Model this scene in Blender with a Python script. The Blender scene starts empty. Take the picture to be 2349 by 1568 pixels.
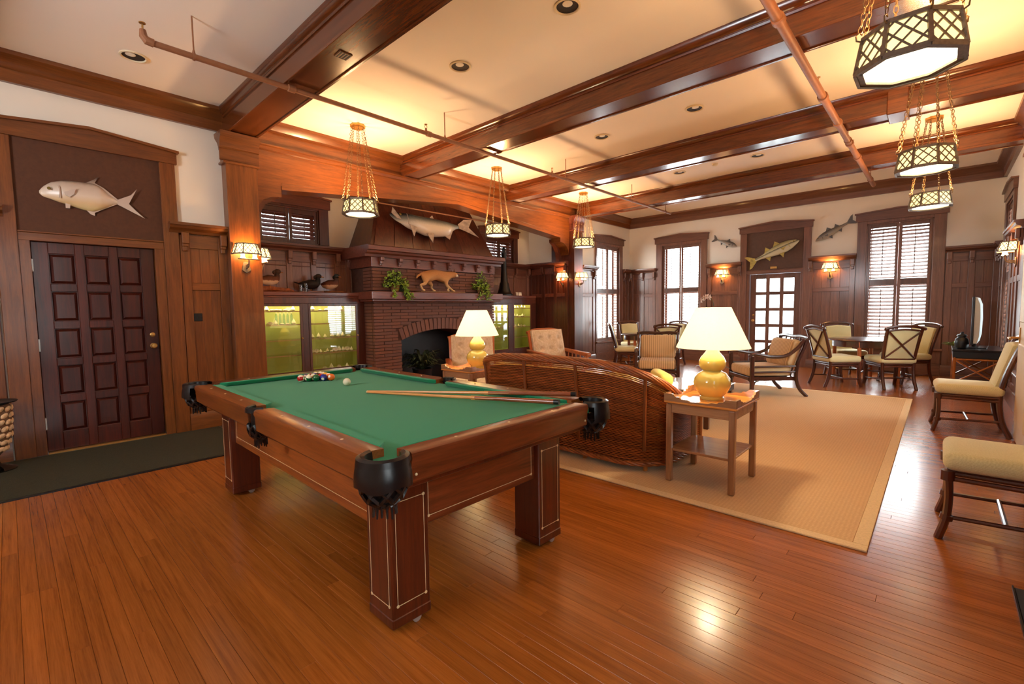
import bpy, bmesh, math, random
from mathutils import Vector, Matrix
PI = math.pi
sc = bpy.context.scene
C = sc.collection
rnd = random.Random(7)

# ------------------------------------------------------------------ camera, world, lights, exposure
cam = bpy.data.cameras.new('camera')
cam.sensor_width = 36.0
cam.lens = 36.0 * 1065.6 / 2349.0
cam.clip_start = 0.05
cam_o = bpy.data.objects.new('camera', cam)
C.objects.link(cam_o)
_yaw, _pit, _rol = 0.745417, -0.0711818, -0.0142217
_fw = Vector((-math.sin(_yaw) * math.cos(_pit), math.cos(_yaw) * math.cos(_pit), math.sin(_pit)))
_rt = _fw.cross(Vector((0, 0, 1))).normalized()
_up = _rt.cross(_fw)
_r = math.cos(_rol) * _rt + math.sin(_rol) * _up
_u = -math.sin(_rol) * _rt + math.cos(_rol) * _up
_m = Matrix((_r, _u, -_fw)).transposed().to_4x4()
_m.translation = Vector((0, 0, 1.345))
cam_o.matrix_world = _m
sc.camera = cam_o

sc.view_settings.view_transform = 'Standard'
sc.view_settings.look = 'None'
sc.view_settings.gamma = 1.0
sc.view_settings.use_curve_mapping = False
sc.view_settings.exposure = 0.82
try:
    sc.cycles.use_denoising = True
    sc.cycles.max_bounces = 8
    sc.cycles.diffuse_bounces = 4
    sc.cycles.glossy_bounces = 4
    sc.cycles.transparent_max_bounces = 12
    sc.cycles.sample_clamp_indirect = 6.0
    sc.cycles.caustics_reflective = False
    sc.cycles.caustics_refractive = False
except Exception:
    pass

world = bpy.data.worlds.new('world')
sc.world = world
world.use_nodes = True
world.node_tree.nodes['Background'].inputs[0].default_value = (0.86, 0.93, 1.0, 1)
world.node_tree.nodes['Background'].inputs[1].default_value = 7.0

XL, XR, YF, YB, ZC = -6.3, 0.74, 11.6, -2.6, 3.7


def area(name, loc, target, sx, sy, power, col):
    l = bpy.data.lights.new(name, 'AREA')
    l.shape = 'RECTANGLE'
    l.size, l.size_y, l.energy, l.color = sx, sy, power, col
    o = bpy.data.objects.new(name, l)
    C.objects.link(o)
    o.location = loc
    o.rotation_euler = (Vector(target) - Vector(loc)).to_track_quat('-Z', 'Y').to_euler()
    o['kind'] = 'helper'
    return o


DAY = (0.92, 0.95, 1.0)
# daylight: one added lamp behind the camera, two right-wall windows, three far-corner windows
area('window_daylight', (-2.9, YB - 0.12, 2.45), (-3.9, -0.6, 4.6), 1.0, 0.85, 75, DAY)  # added lamp, tilted up to brighten the left ceiling
area('window_daylight', (XR + 0.3, 0.2, 1.75), (-6, 1.2, 1.9), 1.0, 2.2, 14, DAY)
area('window_daylight', (XR + 0.3, 7.7, 1.75), (-6, 7.7, 1.9), 0.9, 2.2, 30, DAY)
area('window_daylight', (-4.88, YF + 0.3, 1.75), (-4.88, 0, 1.2), 0.9, 2.2, 70, DAY)
area('window_daylight', (-0.63, YF + 0.3, 1.75), (-0.63, 0, 1.2), 0.9, 2.2, 70, DAY)
area('window_daylight', (XL - 0.3, 10.46, 1.75), (0, 10.0, 1.2), 0.9, 2.2, 90, DAY)


def lamp_point(name, loc, power, col=(1.0, 0.72, 0.38), r=0.05, parent=None):
    l = bpy.data.lights.new(name, 'POINT')
    l.energy, l.color, l.shadow_soft_size = power, col, r
    o = bpy.data.objects.new(name, l)
    C.objects.link(o)
    o.location = loc
    if parent:
        o.parent = parent
    o['kind'] = 'helper'
    return o


# ------------------------------------------------------------------ mesh helpers
class MB:
    def __init__(s):
        s.v, s.f, s.t = [], [], []
        s.tone = 0.5

    def add(s, vs, fs):
        n = len(s.v)
        s.v += [tuple(p) for p in vs]
        s.f += [tuple(i + n for i in f) for f in fs]
        s.t += [s.tone] * len(fs)
        return s

    def box(s, x0, x1, y0, y1, z0, z1):
        if x0 > x1: x0, x1 = x1, x0
        if y0 > y1: y0, y1 = y1, y0
        if z0 > z1: z0, z1 = z1, z0
        return s.add([(x0, y0, z0), (x1, y0, z0), (x1, y1, z0), (x0, y1, z0), (x0, y0, z1), (x1, y0, z1), (x1, y1, z1), (x0, y1, z1)],
                     [(3, 2, 1, 0), (4, 5, 6, 7), (0, 1, 5, 4), (1, 2, 6, 5), (2, 3, 7, 6), (3, 0, 4, 7)])

    def cbox(s, cx, cy, cz, sx, sy, sz):
        return s.box(cx - sx / 2, cx + sx / 2, cy - sy / 2, cy + sy / 2, cz - sz / 2, cz + sz / 2)

    def bar(s, p, q, w, h, up=(0, 0, 1), w2=None, h2=None):
        p, q = Vector(p), Vector(q)
        d = (q - p).normalized()
        up = Vector(up)
        if abs(d.dot(up)) > 0.98:
            up = Vector((0, 1, 0)) if abs(d.y) < 0.9 else Vector((1, 0, 0))
        a = d.cross(up).normalized()
        b = a.cross(d)
        w2, h2 = w2 or w, h2 or h
        vs = []
        for c, ww, hh in ((p, w, h), (q, w2, h2)):
            for sx, sy in ((-1, -1), (1, -1), (1, 1), (-1, 1)):
                vs.append(c + a * sx * ww / 2 + b * sy * hh / 2)
        return s.add(vs, [(0, 1, 2, 3), (7, 6, 5, 4), (4, 5, 1, 0), (5, 6, 2, 1), (6, 7, 3, 2), (7, 4, 0, 3)])

    def tube(s, pts, r, n=8, closed=False, cap=True, flat=1.0, upv=None):
        pts = [Vector(p) for p in pts]
        k = len(pts)
        rs = r if isinstance(r, (list, tuple)) else [r] * k
        vs, fs = [], []
        ref = None
        for i, p in enumerate(pts):
            if closed:
                d = pts[(i + 1) % k] - pts[i - 1]
            else:
                d = pts[min(i + 1, k - 1)] - pts[max(i - 1, 0)]
            d = d.normalized() if d.length > 1e-9 else Vector((0, 0, 1))
            if ref is None:
                ref = Vector(upv) if upv else (Vector((0, 0, 1)) if abs(d.z) < 0.9 else Vector((1, 0, 0)))
            a = d.cross(ref)
            if a.length < 1e-6:
                a = d.cross(Vector((0.3, 0.9, 0.1)))
            a.normalize()
            b = a.cross(d)
            ref = b
            for j in range(n):
                t = 2 * PI * j / n
                vs.append(p + (a * math.cos(t) + b * math.sin(t) * flat) * rs[i])
        m = k if closed else k - 1
        for i in range(m):
            for j in range(n):
                a0, a1 = i * n + j, i * n + (j + 1) % n
                b0, b1 = ((i + 1) % k) * n + j, ((i + 1) % k) * n + (j + 1) % n
                fs.append((a0, a1, b1, b0))
        if cap and not closed:
            fs.append(tuple(range(n))[::-1])
            fs.append(tuple((k - 1) * n + j for j in range(n)))
        return s.add(vs, fs)

    def lathe(s, prof, n=24, o=(0, 0, 0), cap=True, start=0.0):
        o = Vector(o)
        vs, fs = [], []
        for r, z in prof:
            for j in range(n):
                t = start + 2 * PI * j / n
                vs.append(o + Vector((r * math.cos(t), r * math.sin(t), z)))
        for i in range(len(prof) - 1):
            for j in range(n):
                fs.append((i * n + j, i * n + (j + 1) % n, (i + 1) * n + (j + 1) % n, (i + 1) * n + j))
        if cap:
            fs.append(tuple(range(n))[::-1])
            fs.append(tuple((len(prof) - 1) * n + j for j in range(n)))
        return s.add(vs, fs)

    def sphere(s, c, r, n=16, m=10, sc=(1, 1, 1)):
        c = Vector(c)
        vs, fs = [c + Vector((0, 0, -r * sc[2]))], []
        for i in range(1, m):
            ph = -PI / 2 + PI * i / m
            for j in range(n):
                t = 2 * PI * j / n
                vs.append(c + Vector((r * sc[0] * math.cos(ph) * math.cos(t), r * sc[1] * math.cos(ph) * math.sin(t), r * sc[2] * math.sin(ph))))
        vs.append(c + Vector((0, 0, r * sc[2])))
        for j in range(n):
            fs.append((0, 1 + (j + 1) % n, 1 + j))
            fs.append((len(vs) - 1, 1 + (m - 2) * n + j, 1 + (m - 2) * n + (j + 1) % n))
        for i in range(m - 2):
            for j in range(n):
                a, b = 1 + i * n + j, 1 + i * n + (j + 1) % n
                fs.append((a, b, b + n, a + n))
        return s.add(vs, fs)

    def prism(s, poly, ax, a, b):
        """poly of 2-d points in the plane perpendicular to axis ax, extruded from a to b"""
        def p3(p, d):
            if ax == 'x': return (d, p[0], p[1])
            if ax == 'y': return (p[0], d, p[1])
            return (p[0], p[1], d)
        n = len(poly)
        vs = [p3(p, a) for p in poly] + [p3(p, b) for p in poly]
        fs = [tuple(range(n)), tuple(range(2 * n - 1, n - 1, -1))]
        for i in range(n):
            j = (i + 1) % n
            fs.append((i, i + n, j + n, j))
        return s.add(vs, fs)

    def grid(s, fn, nu, nv, cu=False, cv=False):
        vs, fs = [], []
        for i in range(nu):
            for j in range(nv):
                vs.append(fn(i / (nu if cu else nu - 1), j / (nv if cv else nv - 1)))
        for i in range(nu if cu else nu - 1):
            for j in range(nv if cv else nv - 1):
                a, b = i * nv + j, ((i + 1) % nu) * nv + j
                c, d = ((i + 1) % nu) * nv + (j + 1) % nv, i * nv + (j + 1) % nv
                fs.append((a, b, c, d))
        return s.add(vs, fs)

    def xf(s, M, i0=0):
        for i in range(i0, len(s.v)):
            s.v[i] = tuple(M @ Vector(s.v[i]))
        return s

    def build(s, name, mat, parent=None, bevel=0.0, smooth=True, ang=35, seg=1, kind=None, label=None, fix=True, sub=0):
        me = bpy.data.meshes.new(name)
        me.from_pydata(s.v, [], s.f)
        if bevel or fix:
            bm = bmesh.new()
            bm.from_mesh(me)
            if fix:
                bmesh.ops.recalc_face_normals(bm, faces=bm.faces)
            if bevel:
                es = [e for e in bm.edges if len(e.link_faces) == 2 and e.calc_face_angle(0) > 0.5]
                bmesh.ops.bevel(bm, geom=es, offset=bevel, segments=seg, profile=0.5, affect='EDGES', clamp_overlap=True)
            bm.to_mesh(me)
            bm.free()
        elif any(t != 0.5 for t in s.t):
            at = me.attributes.new('tone', 'FLOAT', 'FACE')
            at.data.foreach_set('value', s.t)
        if smooth:
            me.polygons.foreach_set('use_smooth', [True] * len(me.polygons))
            me.set_sharp_from_angle(angle=math.radians(ang))
        me.materials.append(mat)
        o = bpy.data.objects.new(name, me)
        C.objects.link(o)
        if parent is not None:
            o.parent = parent
        if kind: o['kind'] = kind
        if label: o['label'] = label
        if sub:
            md = o.modifiers.new('sub', 'SUBSURF')
            md.levels = md.render_levels = sub
        return o


def thing(name, label, cat, loc=(0, 0, 0), rz=0.0, group=None):
    o = bpy.data.objects.new(name, None)
    C.objects.link(o)
    o.empty_display_size = 0.1
    o.location = loc
    o.rotation_euler = (0, 0, rz)
    return tag(o, label, cat, group)


def tag(o, label, cat, group=None):
    o['label'], o['category'] = label, cat
    if group: o['group'] = group
    return o


def struct(o):
    o['kind'] = 'structure'
    return o


def sroot(name):
    o = bpy.data.objects.new(name, None)
    C.objects.link(o)
    o.empty_display_size = 0.1
    o['kind'] = 'structure'
    return o


def dup(o, loc=None, rz=None, label=None, group=None, parent=None):
    kids = list(o.children)
    c = o.copy()
    C.objects.link(c)
    if parent is not None: c.parent = parent
    if loc is not None: c.location = loc
    if rz is not None: c.rotation_euler = (0, 0, rz)
    if label: c['label'] = label
    if group: c['group'] = group
    for k in kids:
        dup(k, parent=c)
    return c


def inst(o, loc, parent, rot=None):
    c = o.copy()
    C.objects.link(c)
    c.parent = parent
    c.location = loc
    if rot is not None: c.rotation_euler = rot
    return c


def catmull(P, n=6, closed=False):
    P = [Vector(p) for p in P]
    out = []
    k = len(P)
    for i in range(k if closed else k - 1):
        p0 = P[(i - 1) % k] if closed or i > 0 else P[i] * 2 - P[i + 1]
        p1, p2 = P[i], P[(i + 1) % k]
        p3 = P[(i + 2) % k] if closed or i + 2 < k else p2 * 2 - p1
        for j in range(n):
            t = j / n
            out.append(0.5 * ((2 * p1) + (p2 - p0) * t + (2 * p0 - 5 * p1 + 4 * p2 - p3) * t * t + (3 * p1 - p0 - 3 * p2 + p3) * t ** 3))
    if not closed: out.append(P[-1])
    return out


def lerp(a, b, t): return a + (b - a) * t


def interp(tab, t):
    for (a, va), (b, vb) in zip(tab, tab[1:]):
        if t <= b:
            return lerp(va, vb, (t - a) / (b - a)) if b > a else va
    return tab[-1][1]

# ------------------------------------------------------------------ materials
def S(r, g, b):
    f = lambda c: (c / 255 / 12.92) if c / 255 <= 0.04045 else ((c / 255 + 0.055) / 1.055) ** 2.4
    return (f(r), f(g), f(b), 1)


def new_mat(name):
    m = bpy.data.materials.new(name)
    m.use_nodes = True
    nt = m.node_tree
    return m, nt, nt.nodes['Principled BSDF']


def mapping(nt, scale=(1, 1, 1), kind='Object'):
    tc = nt.nodes.new('ShaderNodeTexCoord')
    mp = nt.nodes.new('ShaderNodeMapping')
    mp.inputs['Scale'].default_value = scale
    nt.links.new(tc.outputs[kind], mp.inputs[0])
    return mp


def noise(nt, vec, scale, detail=3, rough=0.55, dist=0.0):
    n = nt.nodes.new('ShaderNodeTexNoise')
    n.inputs['Scale'].default_value = scale
    n.inputs['Detail'].default_value = detail
    n.inputs['Roughness'].default_value = rough
    n.inputs['Distortion'].default_value = dist
    if vec is not None: nt.links.new(vec, n.inputs['Vector'])
    return n


def ramp(nt, fac, stops):
    r = nt.nodes.new('ShaderNodeValToRGB')
    el = r.color_ramp.elements
    while len(el) < len(stops): el.new(0.5)
    for e, (p, c) in zip(el, stops):
        e.position, e.color = p, c
    nt.links.new(fac, r.inputs[0])
    return r


def bump(nt, h, bs, strength=0.2, dist=0.01):
    b = nt.nodes.new('ShaderNodeBump')
    b.inputs['Strength'].default_value = strength
    b.inputs['Distance'].default_value = dist
    nt.links.new(h, b.inputs['Height'])
    nt.links.new(b.outputs[0], bs.inputs['Normal'])
    return b


def mixrgb(nt, fac, a, b, mode='MIX'):
    m = nt.nodes.new('ShaderNodeMix')
    m.data_type = 'RGBA'
    m.blend_type = mode
    for i, x in ((0, fac), (6, a), (7, b)):
        if hasattr(x, 'links'): nt.links.new(x, m.inputs[i])
        else: m.inputs[i].default_value = x
    return m.outputs[2]


def math_n(nt, op, a, b=0.0):
    m = nt.nodes.new('ShaderNodeMath')
    m.operation = op
    for i, x in ((0, a), (1, b)):
        if hasattr(x, 'links'): nt.links.new(x, m.inputs[i])
        else: m.inputs[i].default_value = x
    return m.outputs[0]


def plain(name, col, rough=0.5, metal=0.0, var=0.0, vscale=20, coat=0.0, bmp=0.0, spec=0.5, sheen=0.0):
    m, nt, bs = new_mat(name)
    bs.inputs['Roughness'].default_value = rough
    bs.inputs['Metallic'].default_value = metal
    bs.inputs['Coat Weight'].default_value = coat
    bs.inputs['Specular IOR Level'].default_value = spec
    bs.inputs['Sheen Weight'].default_value = sheen
    mp = mapping(nt)
    n = noise(nt, mp.outputs[0], vscale, 3)
    v = var or 0.08
    dk = tuple(c * (1 - v) for c in col[:3]) + (1,)
    lt = tuple(min(1, c * (1 + v)) for c in col[:3]) + (1,)
    r = ramp(nt, n.outputs[0], [(0.3, dk), (0.7, lt)])
    nt.links.new(r.outputs[0], bs.inputs['Base Color'])
    if bmp: bump(nt, n.outputs[0], bs, bmp)
    return m


def wood(name, c1, c2, axis='z', rough=0.35, coat=0.3, stretch=14, tone=False, var=0.25, grain=1.0, island=True):
    """long-grained stained timber; axis is the direction of the grain"""
    m, nt, bs = new_mat(name)
    k = {'x': (1, stretch, stretch), 'y': (stretch, 1, stretch), 'z': (stretch, stretch, 1)}[axis]
    mp = mapping(nt, tuple(1.6 * a for a in k))
    vec = mp.outputs[0]
    if tone:
        at = nt.nodes.new('ShaderNodeAttribute')
        at.attribute_name = 'tone'
        tv = at.outputs['Fac']
    else:
        g = nt.nodes.new('ShaderNodeNewGeometry')
        tv = g.outputs['Random Per Island']
    off = nt.nodes.new('ShaderNodeVectorMath')
    off.operation = 'SCALE'
    cmb = nt.nodes.new('ShaderNodeCombineXYZ')
    for i in range(3): nt.links.new(tv, cmb.inputs[i])
    nt.links.new(cmb.outputs[0], off.inputs[0])
    off.inputs['Scale'].default_value = 53.0
    ad = nt.nodes.new('ShaderNodeVectorMath')
    ad.operation = 'ADD'
    nt.links.new(vec, ad.inputs[0])
    nt.links.new(off.outputs[0], ad.inputs[1])
    n1 = noise(nt, ad.outputs[0], 1.0, 5, 0.6, 0.6)
    n2 = noise(nt, ad.outputs[0], 4.5, 4, 0.7, 0.2)
    mix = math_n(nt, 'ADD', math_n(nt, 'MULTIPLY', n1.outputs[0], 0.62), math_n(nt, 'MULTIPLY', n2.outputs[0], 0.38))
    r = ramp(nt, mix, [(0.32, c2), (0.5, tuple(lerp(a, b, 0.55) for a, b in zip(c2, c1))), (0.66, c1)])
    tm = nt.nodes.new('ShaderNodeMapRange')
    tm.inputs['To Min'].default_value = 1 - var
    tm.inputs['To Max'].default_value = 1 + var
    nt.links.new(tv, tm.inputs[0])
    col = mixrgb(nt, 1.0, r.outputs[0], (1, 1, 1, 1), 'MULTIPLY')
    sc_ = nt.nodes.new('ShaderNodeVectorMath')
    sc_.operation = 'SCALE'
    nt.links.new(col, sc_.inputs[0])
    nt.links.new(tm.outputs[0], sc_.inputs['Scale'])
    nt.links.new(sc_.outputs[0], bs.inputs['Base Color'])
    bs.inputs['Roughness'].default_value = rough
    bs.inputs['Coat Weight'].default_value = coat
    bs.inputs['Coat Roughness'].default_value = 0.15
    bump(nt, mix, bs, 0.08 * grain, 0.004)
    return m


SHELFW = plain('shelf_lip_wood', S(190, 150, 100), 0.5)
AZ = wood('alcove_board', S(142, 96, 78), S(104, 64, 52), 'z', rough=0.4)  # lit copy of the alcove wood, daylight put into the colour
AY = wood('alcove_rail', S(124, 74, 58), S(84, 44, 34), 'y', rough=0.4)  # rails to match, daylight in their tone too
OAK1, OAK2 = S(128, 72, 28), S(82, 39, 13)
WZ = wood('oak_upright', OAK1, OAK2, 'z')
WY = wood('oak_along_wall', OAK1, OAK2, 'y')
WX = wood('oak_along_beam', S(112, 56, 22), S(60, 25, 9), 'x', rough=0.22, coat=0.5)
FZ = wood('oak_far_upright', S(122, 76, 54), S(80, 47, 34), 'z', rough=0.4)  # same stain as the other oak, daylight haze mixed into the colour
FX = wood('oak_far_level', S(122, 76, 54), S(80, 47, 34), 'x', rough=0.4)  # level pieces in the same hazed tone
MZ = wood('mahogany_upright', S(92, 43, 26), S(48, 17, 10), 'z', rough=0.35)  # room's common stain, alcove shade put into the colour
MY = wood('mahogany_level', S(122, 66, 48), S(76, 36, 26), 'y', rough=0.35)  # paler than the uprights: daylight on the mantel put into the colour
DOORZ = wood('door_mahogany', S(88, 29, 11), S(44, 11, 5), 'z', rough=0.35)  # common stain again, deep shadow tone put into the door colour
DOORY = wood('door_mahogany_level', S(84, 28, 11), S(42, 10, 5), 'y', rough=0.35)
FLOOR = wood('pine_floor', S(176, 98, 36), S(130, 65, 20), 'x', rough=0.24, coat=0.2, tone=True, var=0.12, stretch=30, grain=0.4)
TABW = wood('pool_table_wood', S(162, 88, 36), S(98, 45, 16), 'x', rough=0.28, coat=0.5)  # long sides: light falling on them put into a paler tone
TABZ = wood('pool_table_leg_wood', S(98, 38, 16), S(54, 17, 7), 'z', rough=0.3, coat=0.4)
SIDEW = wood('side_table_wood', S(176, 128, 88), S(138, 94, 62), 'x', rough=0.14, coat=0.4)
SIDEZ = wood('side_table_leg_wood', S(166, 118, 80), S(126, 84, 54), 'z', rough=0.3)
RATT = wood('rattan_pole', S(96, 42, 20), S(50, 18, 9), 'z', rough=0.28, coat=0.5, stretch=5)
RATTX = wood('rattan_pole_honey', S(190, 116, 48), S(140, 76, 28), 'z', rough=0.3, coat=0.4, stretch=5)
DARKCH = wood('dark_chair_wood', S(80, 36, 20), S(40, 15, 9), 'z', rough=0.28, coat=0.5, stretch=5)
ARMW = wood('armchair_wood', S(196, 108, 52), S(146, 70, 30), 'z', rough=0.3, coat=0.4, stretch=6)
CUEW = wood('cue_maple', S(226, 160, 96), S(200, 128, 70), 'x', rough=0.25, stretch=6)
CUEB = wood('cue_butt', S(150, 78, 46), S(110, 50, 28), 'x', rough=0.22, stretch=6)
PLASTER = plain('wall_plaster', S(238, 226, 208), 0.85, var=0.02, vscale=1.5)
CEIL = plain('ceiling_plaster', S(250, 238, 224), 0.9, var=0.02, vscale=0.8)
IRON = plain('wrought_iron', S(118, 104, 90), 0.5, 0.4, var=0.2, vscale=60)
BRASSY = plain('aged_brass', S(196, 150, 84), 0.35, 0.8, var=0.15)
CHAINM = plain('chain_bronze', S(116, 90, 60), 0.42, 0.6, var=0.2)
BLACK = plain('black_leather', S(22, 18, 18), 0.28, var=0.3, vscale=40, bmp=0.05)
BLACKM = plain('black_paint', S(16, 14, 16), 0.4)
PIPE = plain('painted_pipe', S(150, 98, 66), 0.5, 0.1, var=0.1)
STEEL = plain('steel_hinge', S(190, 184, 176), 0.35, 0.6)
BONE = plain('bone_inlay', S(222, 196, 150), 0.4)
MAT = plain('door_mat_pile', S(48, 44, 22), 0.95, var=0.35, vscale=140, bmp=0.4)
DARKHOLE = plain('recess_dark', S(40, 26, 18), 0.7)
SHELLM = plain('sea_shell', S(238, 216, 180), 0.4, var=0.25, vscale=40)
GREENB = plain('cabinet_green', S(172, 168, 92), 0.6, var=0.05, vscale=3)
LEAF = plain('ivy_leaf', S(136, 164, 56), 0.45, var=0.5, vscale=26)
LEAFD = plain('dark_leaf', S(64, 72, 44), 0.5, var=0.5, vscale=20)
POT = plain('wicker_pot', S(150, 104, 56), 0.7, var=0.3, vscale=60)
SEAT = None


def fabric(name, c1, c2, kind='weave', scale=60, rough=0.85):
    m, nt, bs = new_mat(name)
    mp = mapping(nt)
    if kind == 'stripe':
        w = nt.nodes.new('ShaderNodeTexWave')
        w.bands_direction = 'Y'
        w.inputs['Scale'].default_value = scale
        w.inputs['Distortion'].default_value = 0.0
        nt.links.new(mp.outputs[0], w.inputs[0])
        f = w.outputs[1]
    elif kind == 'tuft':
        n = noise(nt, mp.outputs[0], scale, 4, 0.6, 1.2)
        f = n.outputs[0]
    else:
        w = nt.nodes.new('ShaderNodeTexWave')
        w.bands_direction = 'DIAGONAL'
        w.inputs['Scale'].default_value = scale
        w.inputs['Distortion'].default_value = 1.0
        nt.links.new(mp.outputs[0], w.inputs[0])
        n = noise(nt, mp.outputs[0], scale * 4, 2)
        f = math_n(nt, 'ADD', math_n(nt, 'MULTIPLY', w.outputs[1], 0.14), math_n(nt, 'MULTIPLY', n.outputs[0], 0.86))
    r = ramp(nt, f, [(0.3, c2), (0.7, c1)])
    nt.links.new(r.outputs[0], bs.inputs['Base Color'])
    bs.inputs['Roughness'].default_value = rough
    bs.inputs['Sheen Weight'].default_value = 0.15
    bump(nt, f, bs, 0.15, 0.004)
    return m


SEAT = fabric('chair_cream_fabric', S(226, 212, 160), S(208, 192, 138), 'weave', 40)
STRIPE = fabric('striped_tan_fabric', S(222, 186, 136), S(188, 148, 98), 'stripe', 9)
TUFT = fabric('floral_tan_fabric', S(232, 206, 172), S(202, 168, 128), 'tuft', 14)
YELLOW = fabric('yellow_cushion_fabric', S(240, 212, 110), S(228, 198, 94), 'weave', 60)


def cloth_mat():
    m, nt, bs = new_mat('green_baize')
    mp = mapping(nt)
    n = noise(nt, mp.outputs[0], 380, 2, 0.8)
    n2 = noise(nt, mp.outputs[0], 2.2, 3)
    r = ramp(nt, n.outputs[0], [(0.25, S(6, 120, 76)), (0.75, S(14, 142, 94))])
    c = mixrgb(nt, math_n(nt, 'MULTIPLY', n2.outputs[0], 0.3), r.outputs[0], S(26, 134, 84))
    nt.links.new(c, bs.inputs['Base Color'])
    bs.inputs['Roughness'].default_value = 0.9
    bs.inputs['Sheen Weight'].default_value = 0.1
    return m


BAIZE = cloth_mat()


def rug_mat():
    m, nt, bs = new_mat('sisal_weave')
    mp = mapping(nt)
    w1 = nt.nodes.new('ShaderNodeTexWave'); w1.bands_direction = 'X'; w1.inputs['Scale'].default_value = 14
    w2 = nt.nodes.new('ShaderNodeTexWave'); w2.bands_direction = 'Y'; w2.inputs['Scale'].default_value = 14
    for w in (w1, w2):
        w.inputs['Distortion'].default_value = 1.5
        w.inputs['Detail Scale'].default_value = 3
        nt.links.new(mp.outputs[0], w.inputs[0])
    n = noise(nt, mp.outputs[0], 60, 3, 0.8)
    f = math_n(nt, 'ADD', math_n(nt, 'MULTIPLY', math_n(nt, 'MULTIPLY', w1.outputs[1], w2.outputs[1]), 0.4), math_n(nt, 'MULTIPLY', n.outputs[0], 0.6))
    r = ramp(nt, f, [(0.15, S(194, 150, 104)), (0.7, S(218, 176, 128))])
    n2 = noise(nt, mp.outputs[0], 0.9, 3)
    c = mixrgb(nt, math_n(nt, 'MULTIPLY', n2.outputs[0], 0.35), r.outputs[0], S(212, 172, 126))
    nt.links.new(c, bs.inputs['Base Color'])
    bs.inputs['Roughness'].default_value = 0.95
    bump(nt, f, bs, 0.12, 0.003)
    return m


SISAL = rug_mat()
BIND = plain('rug_binding', S(222, 188, 142), 0.9, var=0.1, vscale=80)


def brick_mat():
    m, nt, bs = new_mat('roman_brick')
    g = nt.nodes.new('ShaderNodeObjectInfo')
    mp = mapping(nt)
    n = noise(nt, mp.outputs[0], 18, 4, 0.7)
    r = ramp(nt, n.outputs[0], [(0.3, S(92, 50, 34)), (0.7, S(140, 86, 60))])
    c = mixrgb(nt, math_n(nt, 'MULTIPLY', g.outputs['Random'], 0.75), r.outputs[0], S(96, 62, 52))
    nt.links.new(c, bs.inputs['Base Color'])
    bs.inputs['Roughness'].default_value = 0.7
    bump(nt, n.outputs[0], bs, 0.4, 0.01)
    return m


BRICK = brick_mat()
MORTAR = plain('mortar', S(84, 54, 42), 0.95, var=0.2)


def emit(name, col, strength, base=None):
    m, nt, bs = new_mat(name)
    bs.inputs['Base Color'].default_value = base or col
    bs.inputs['Emission Color'].default_value = col
    bs.inputs['Emission Strength'].default_value = strength
    bs.inputs['Roughness'].default_value = 0.5
    return m


DIFF = emit('lantern_diffuser', (1.0, 0.84, 0.56, 1), 7.0)
LGLASS = emit('lantern_amber_glass', (1.0, 0.76, 0.30, 1), 1.0)
SGLASS = emit('sconce_glass', (1.0, 0.70, 0.30, 1), 2.4)
BULB = emit('bulb_sleeve', (1.0, 0.74, 0.36, 1), 3.5)


def shade_mat():
    m, nt, bs = new_mat('parchment_shade')
    mp = mapping(nt)
    sx = nt.nodes.new('ShaderNodeSeparateXYZ')
    nt.links.new(mp.outputs[0], sx.inputs[0])
    n = noise(nt, mp.outputs[0], 90, 2)
    r = ramp(nt, n.outputs[0], [(0.2, S(246, 234, 196)), (0.8, S(252, 242, 210))])
    nt.links.new(r.outputs[0], bs.inputs['Base Color'])
    bs.inputs['Emission Color'].default_value = (1.0, 0.93, 0.68, 1)
    bs.inputs['Emission Strength'].default_value = 0.4
    bs.inputs['Roughness'].default_value = 0.8
    tr = nt.nodes.new('ShaderNodeBsdfTranslucent')
    tr.inputs[0].default_value = (1.0, 0.95, 0.8, 1)
    mx = nt.nodes.new('ShaderNodeMixShader')
    mx.inputs[0].default_value = 0.5
    out = nt.nodes['Material Output']
    nt.links.new(bs.outputs[0], mx.inputs[1])
    nt.links.new(tr.outputs[0], mx.inputs[2])
    nt.links.new(mx.outputs[0], out.inputs[0])
    return m


SHADE = shade_mat()
CERAM = plain('yellow_glaze', S(206, 178, 88), 0.08, var=0.06, vscale=6, coat=0.6)


def glass_mat(name, tint=(0.96, 0.98, 0.96, 1), k=0.1):
    m, nt, bs = new_mat(name)
    out = nt.nodes['Material Output']
    tr = nt.nodes.new('ShaderNodeBsdfTransparent')
    tr.inputs[0].default_value = tint
    gl = nt.nodes.new('ShaderNodeBsdfGlossy')
    gl.inputs['Roughness'].default_value = 0.02
    fr = nt.nodes.new('ShaderNodeFresnel')
    fr.inputs[0].default_value = 1.5
    mx = nt.nodes.new('ShaderNodeMixShader')
    ge = nt.nodes.new('ShaderNodeNewGeometry')
    nt.links.new(math_n(nt, 'MULTIPLY', math_n(nt, 'ADD', fr.outputs[0], k), math_n(nt, 'SUBTRACT', 1.0, ge.outputs['Backfacing'])), mx.inputs[0])
    nt.links.new(tr.outputs[0], mx.inputs[1])
    nt.links.new(gl.outputs[0], mx.inputs[2])
    nt.links.new(mx.outputs[0], out.inputs[0])
    nt.nodes.remove(bs)
    return m


PANE = glass_mat('window_glass', k=0.0)
CABGLASS = glass_mat('cabinet_glass', k=0.08)
SHELFG = glass_mat('glass_shelf', (0.93, 0.96, 0.88, 1), 0.06)


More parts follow.
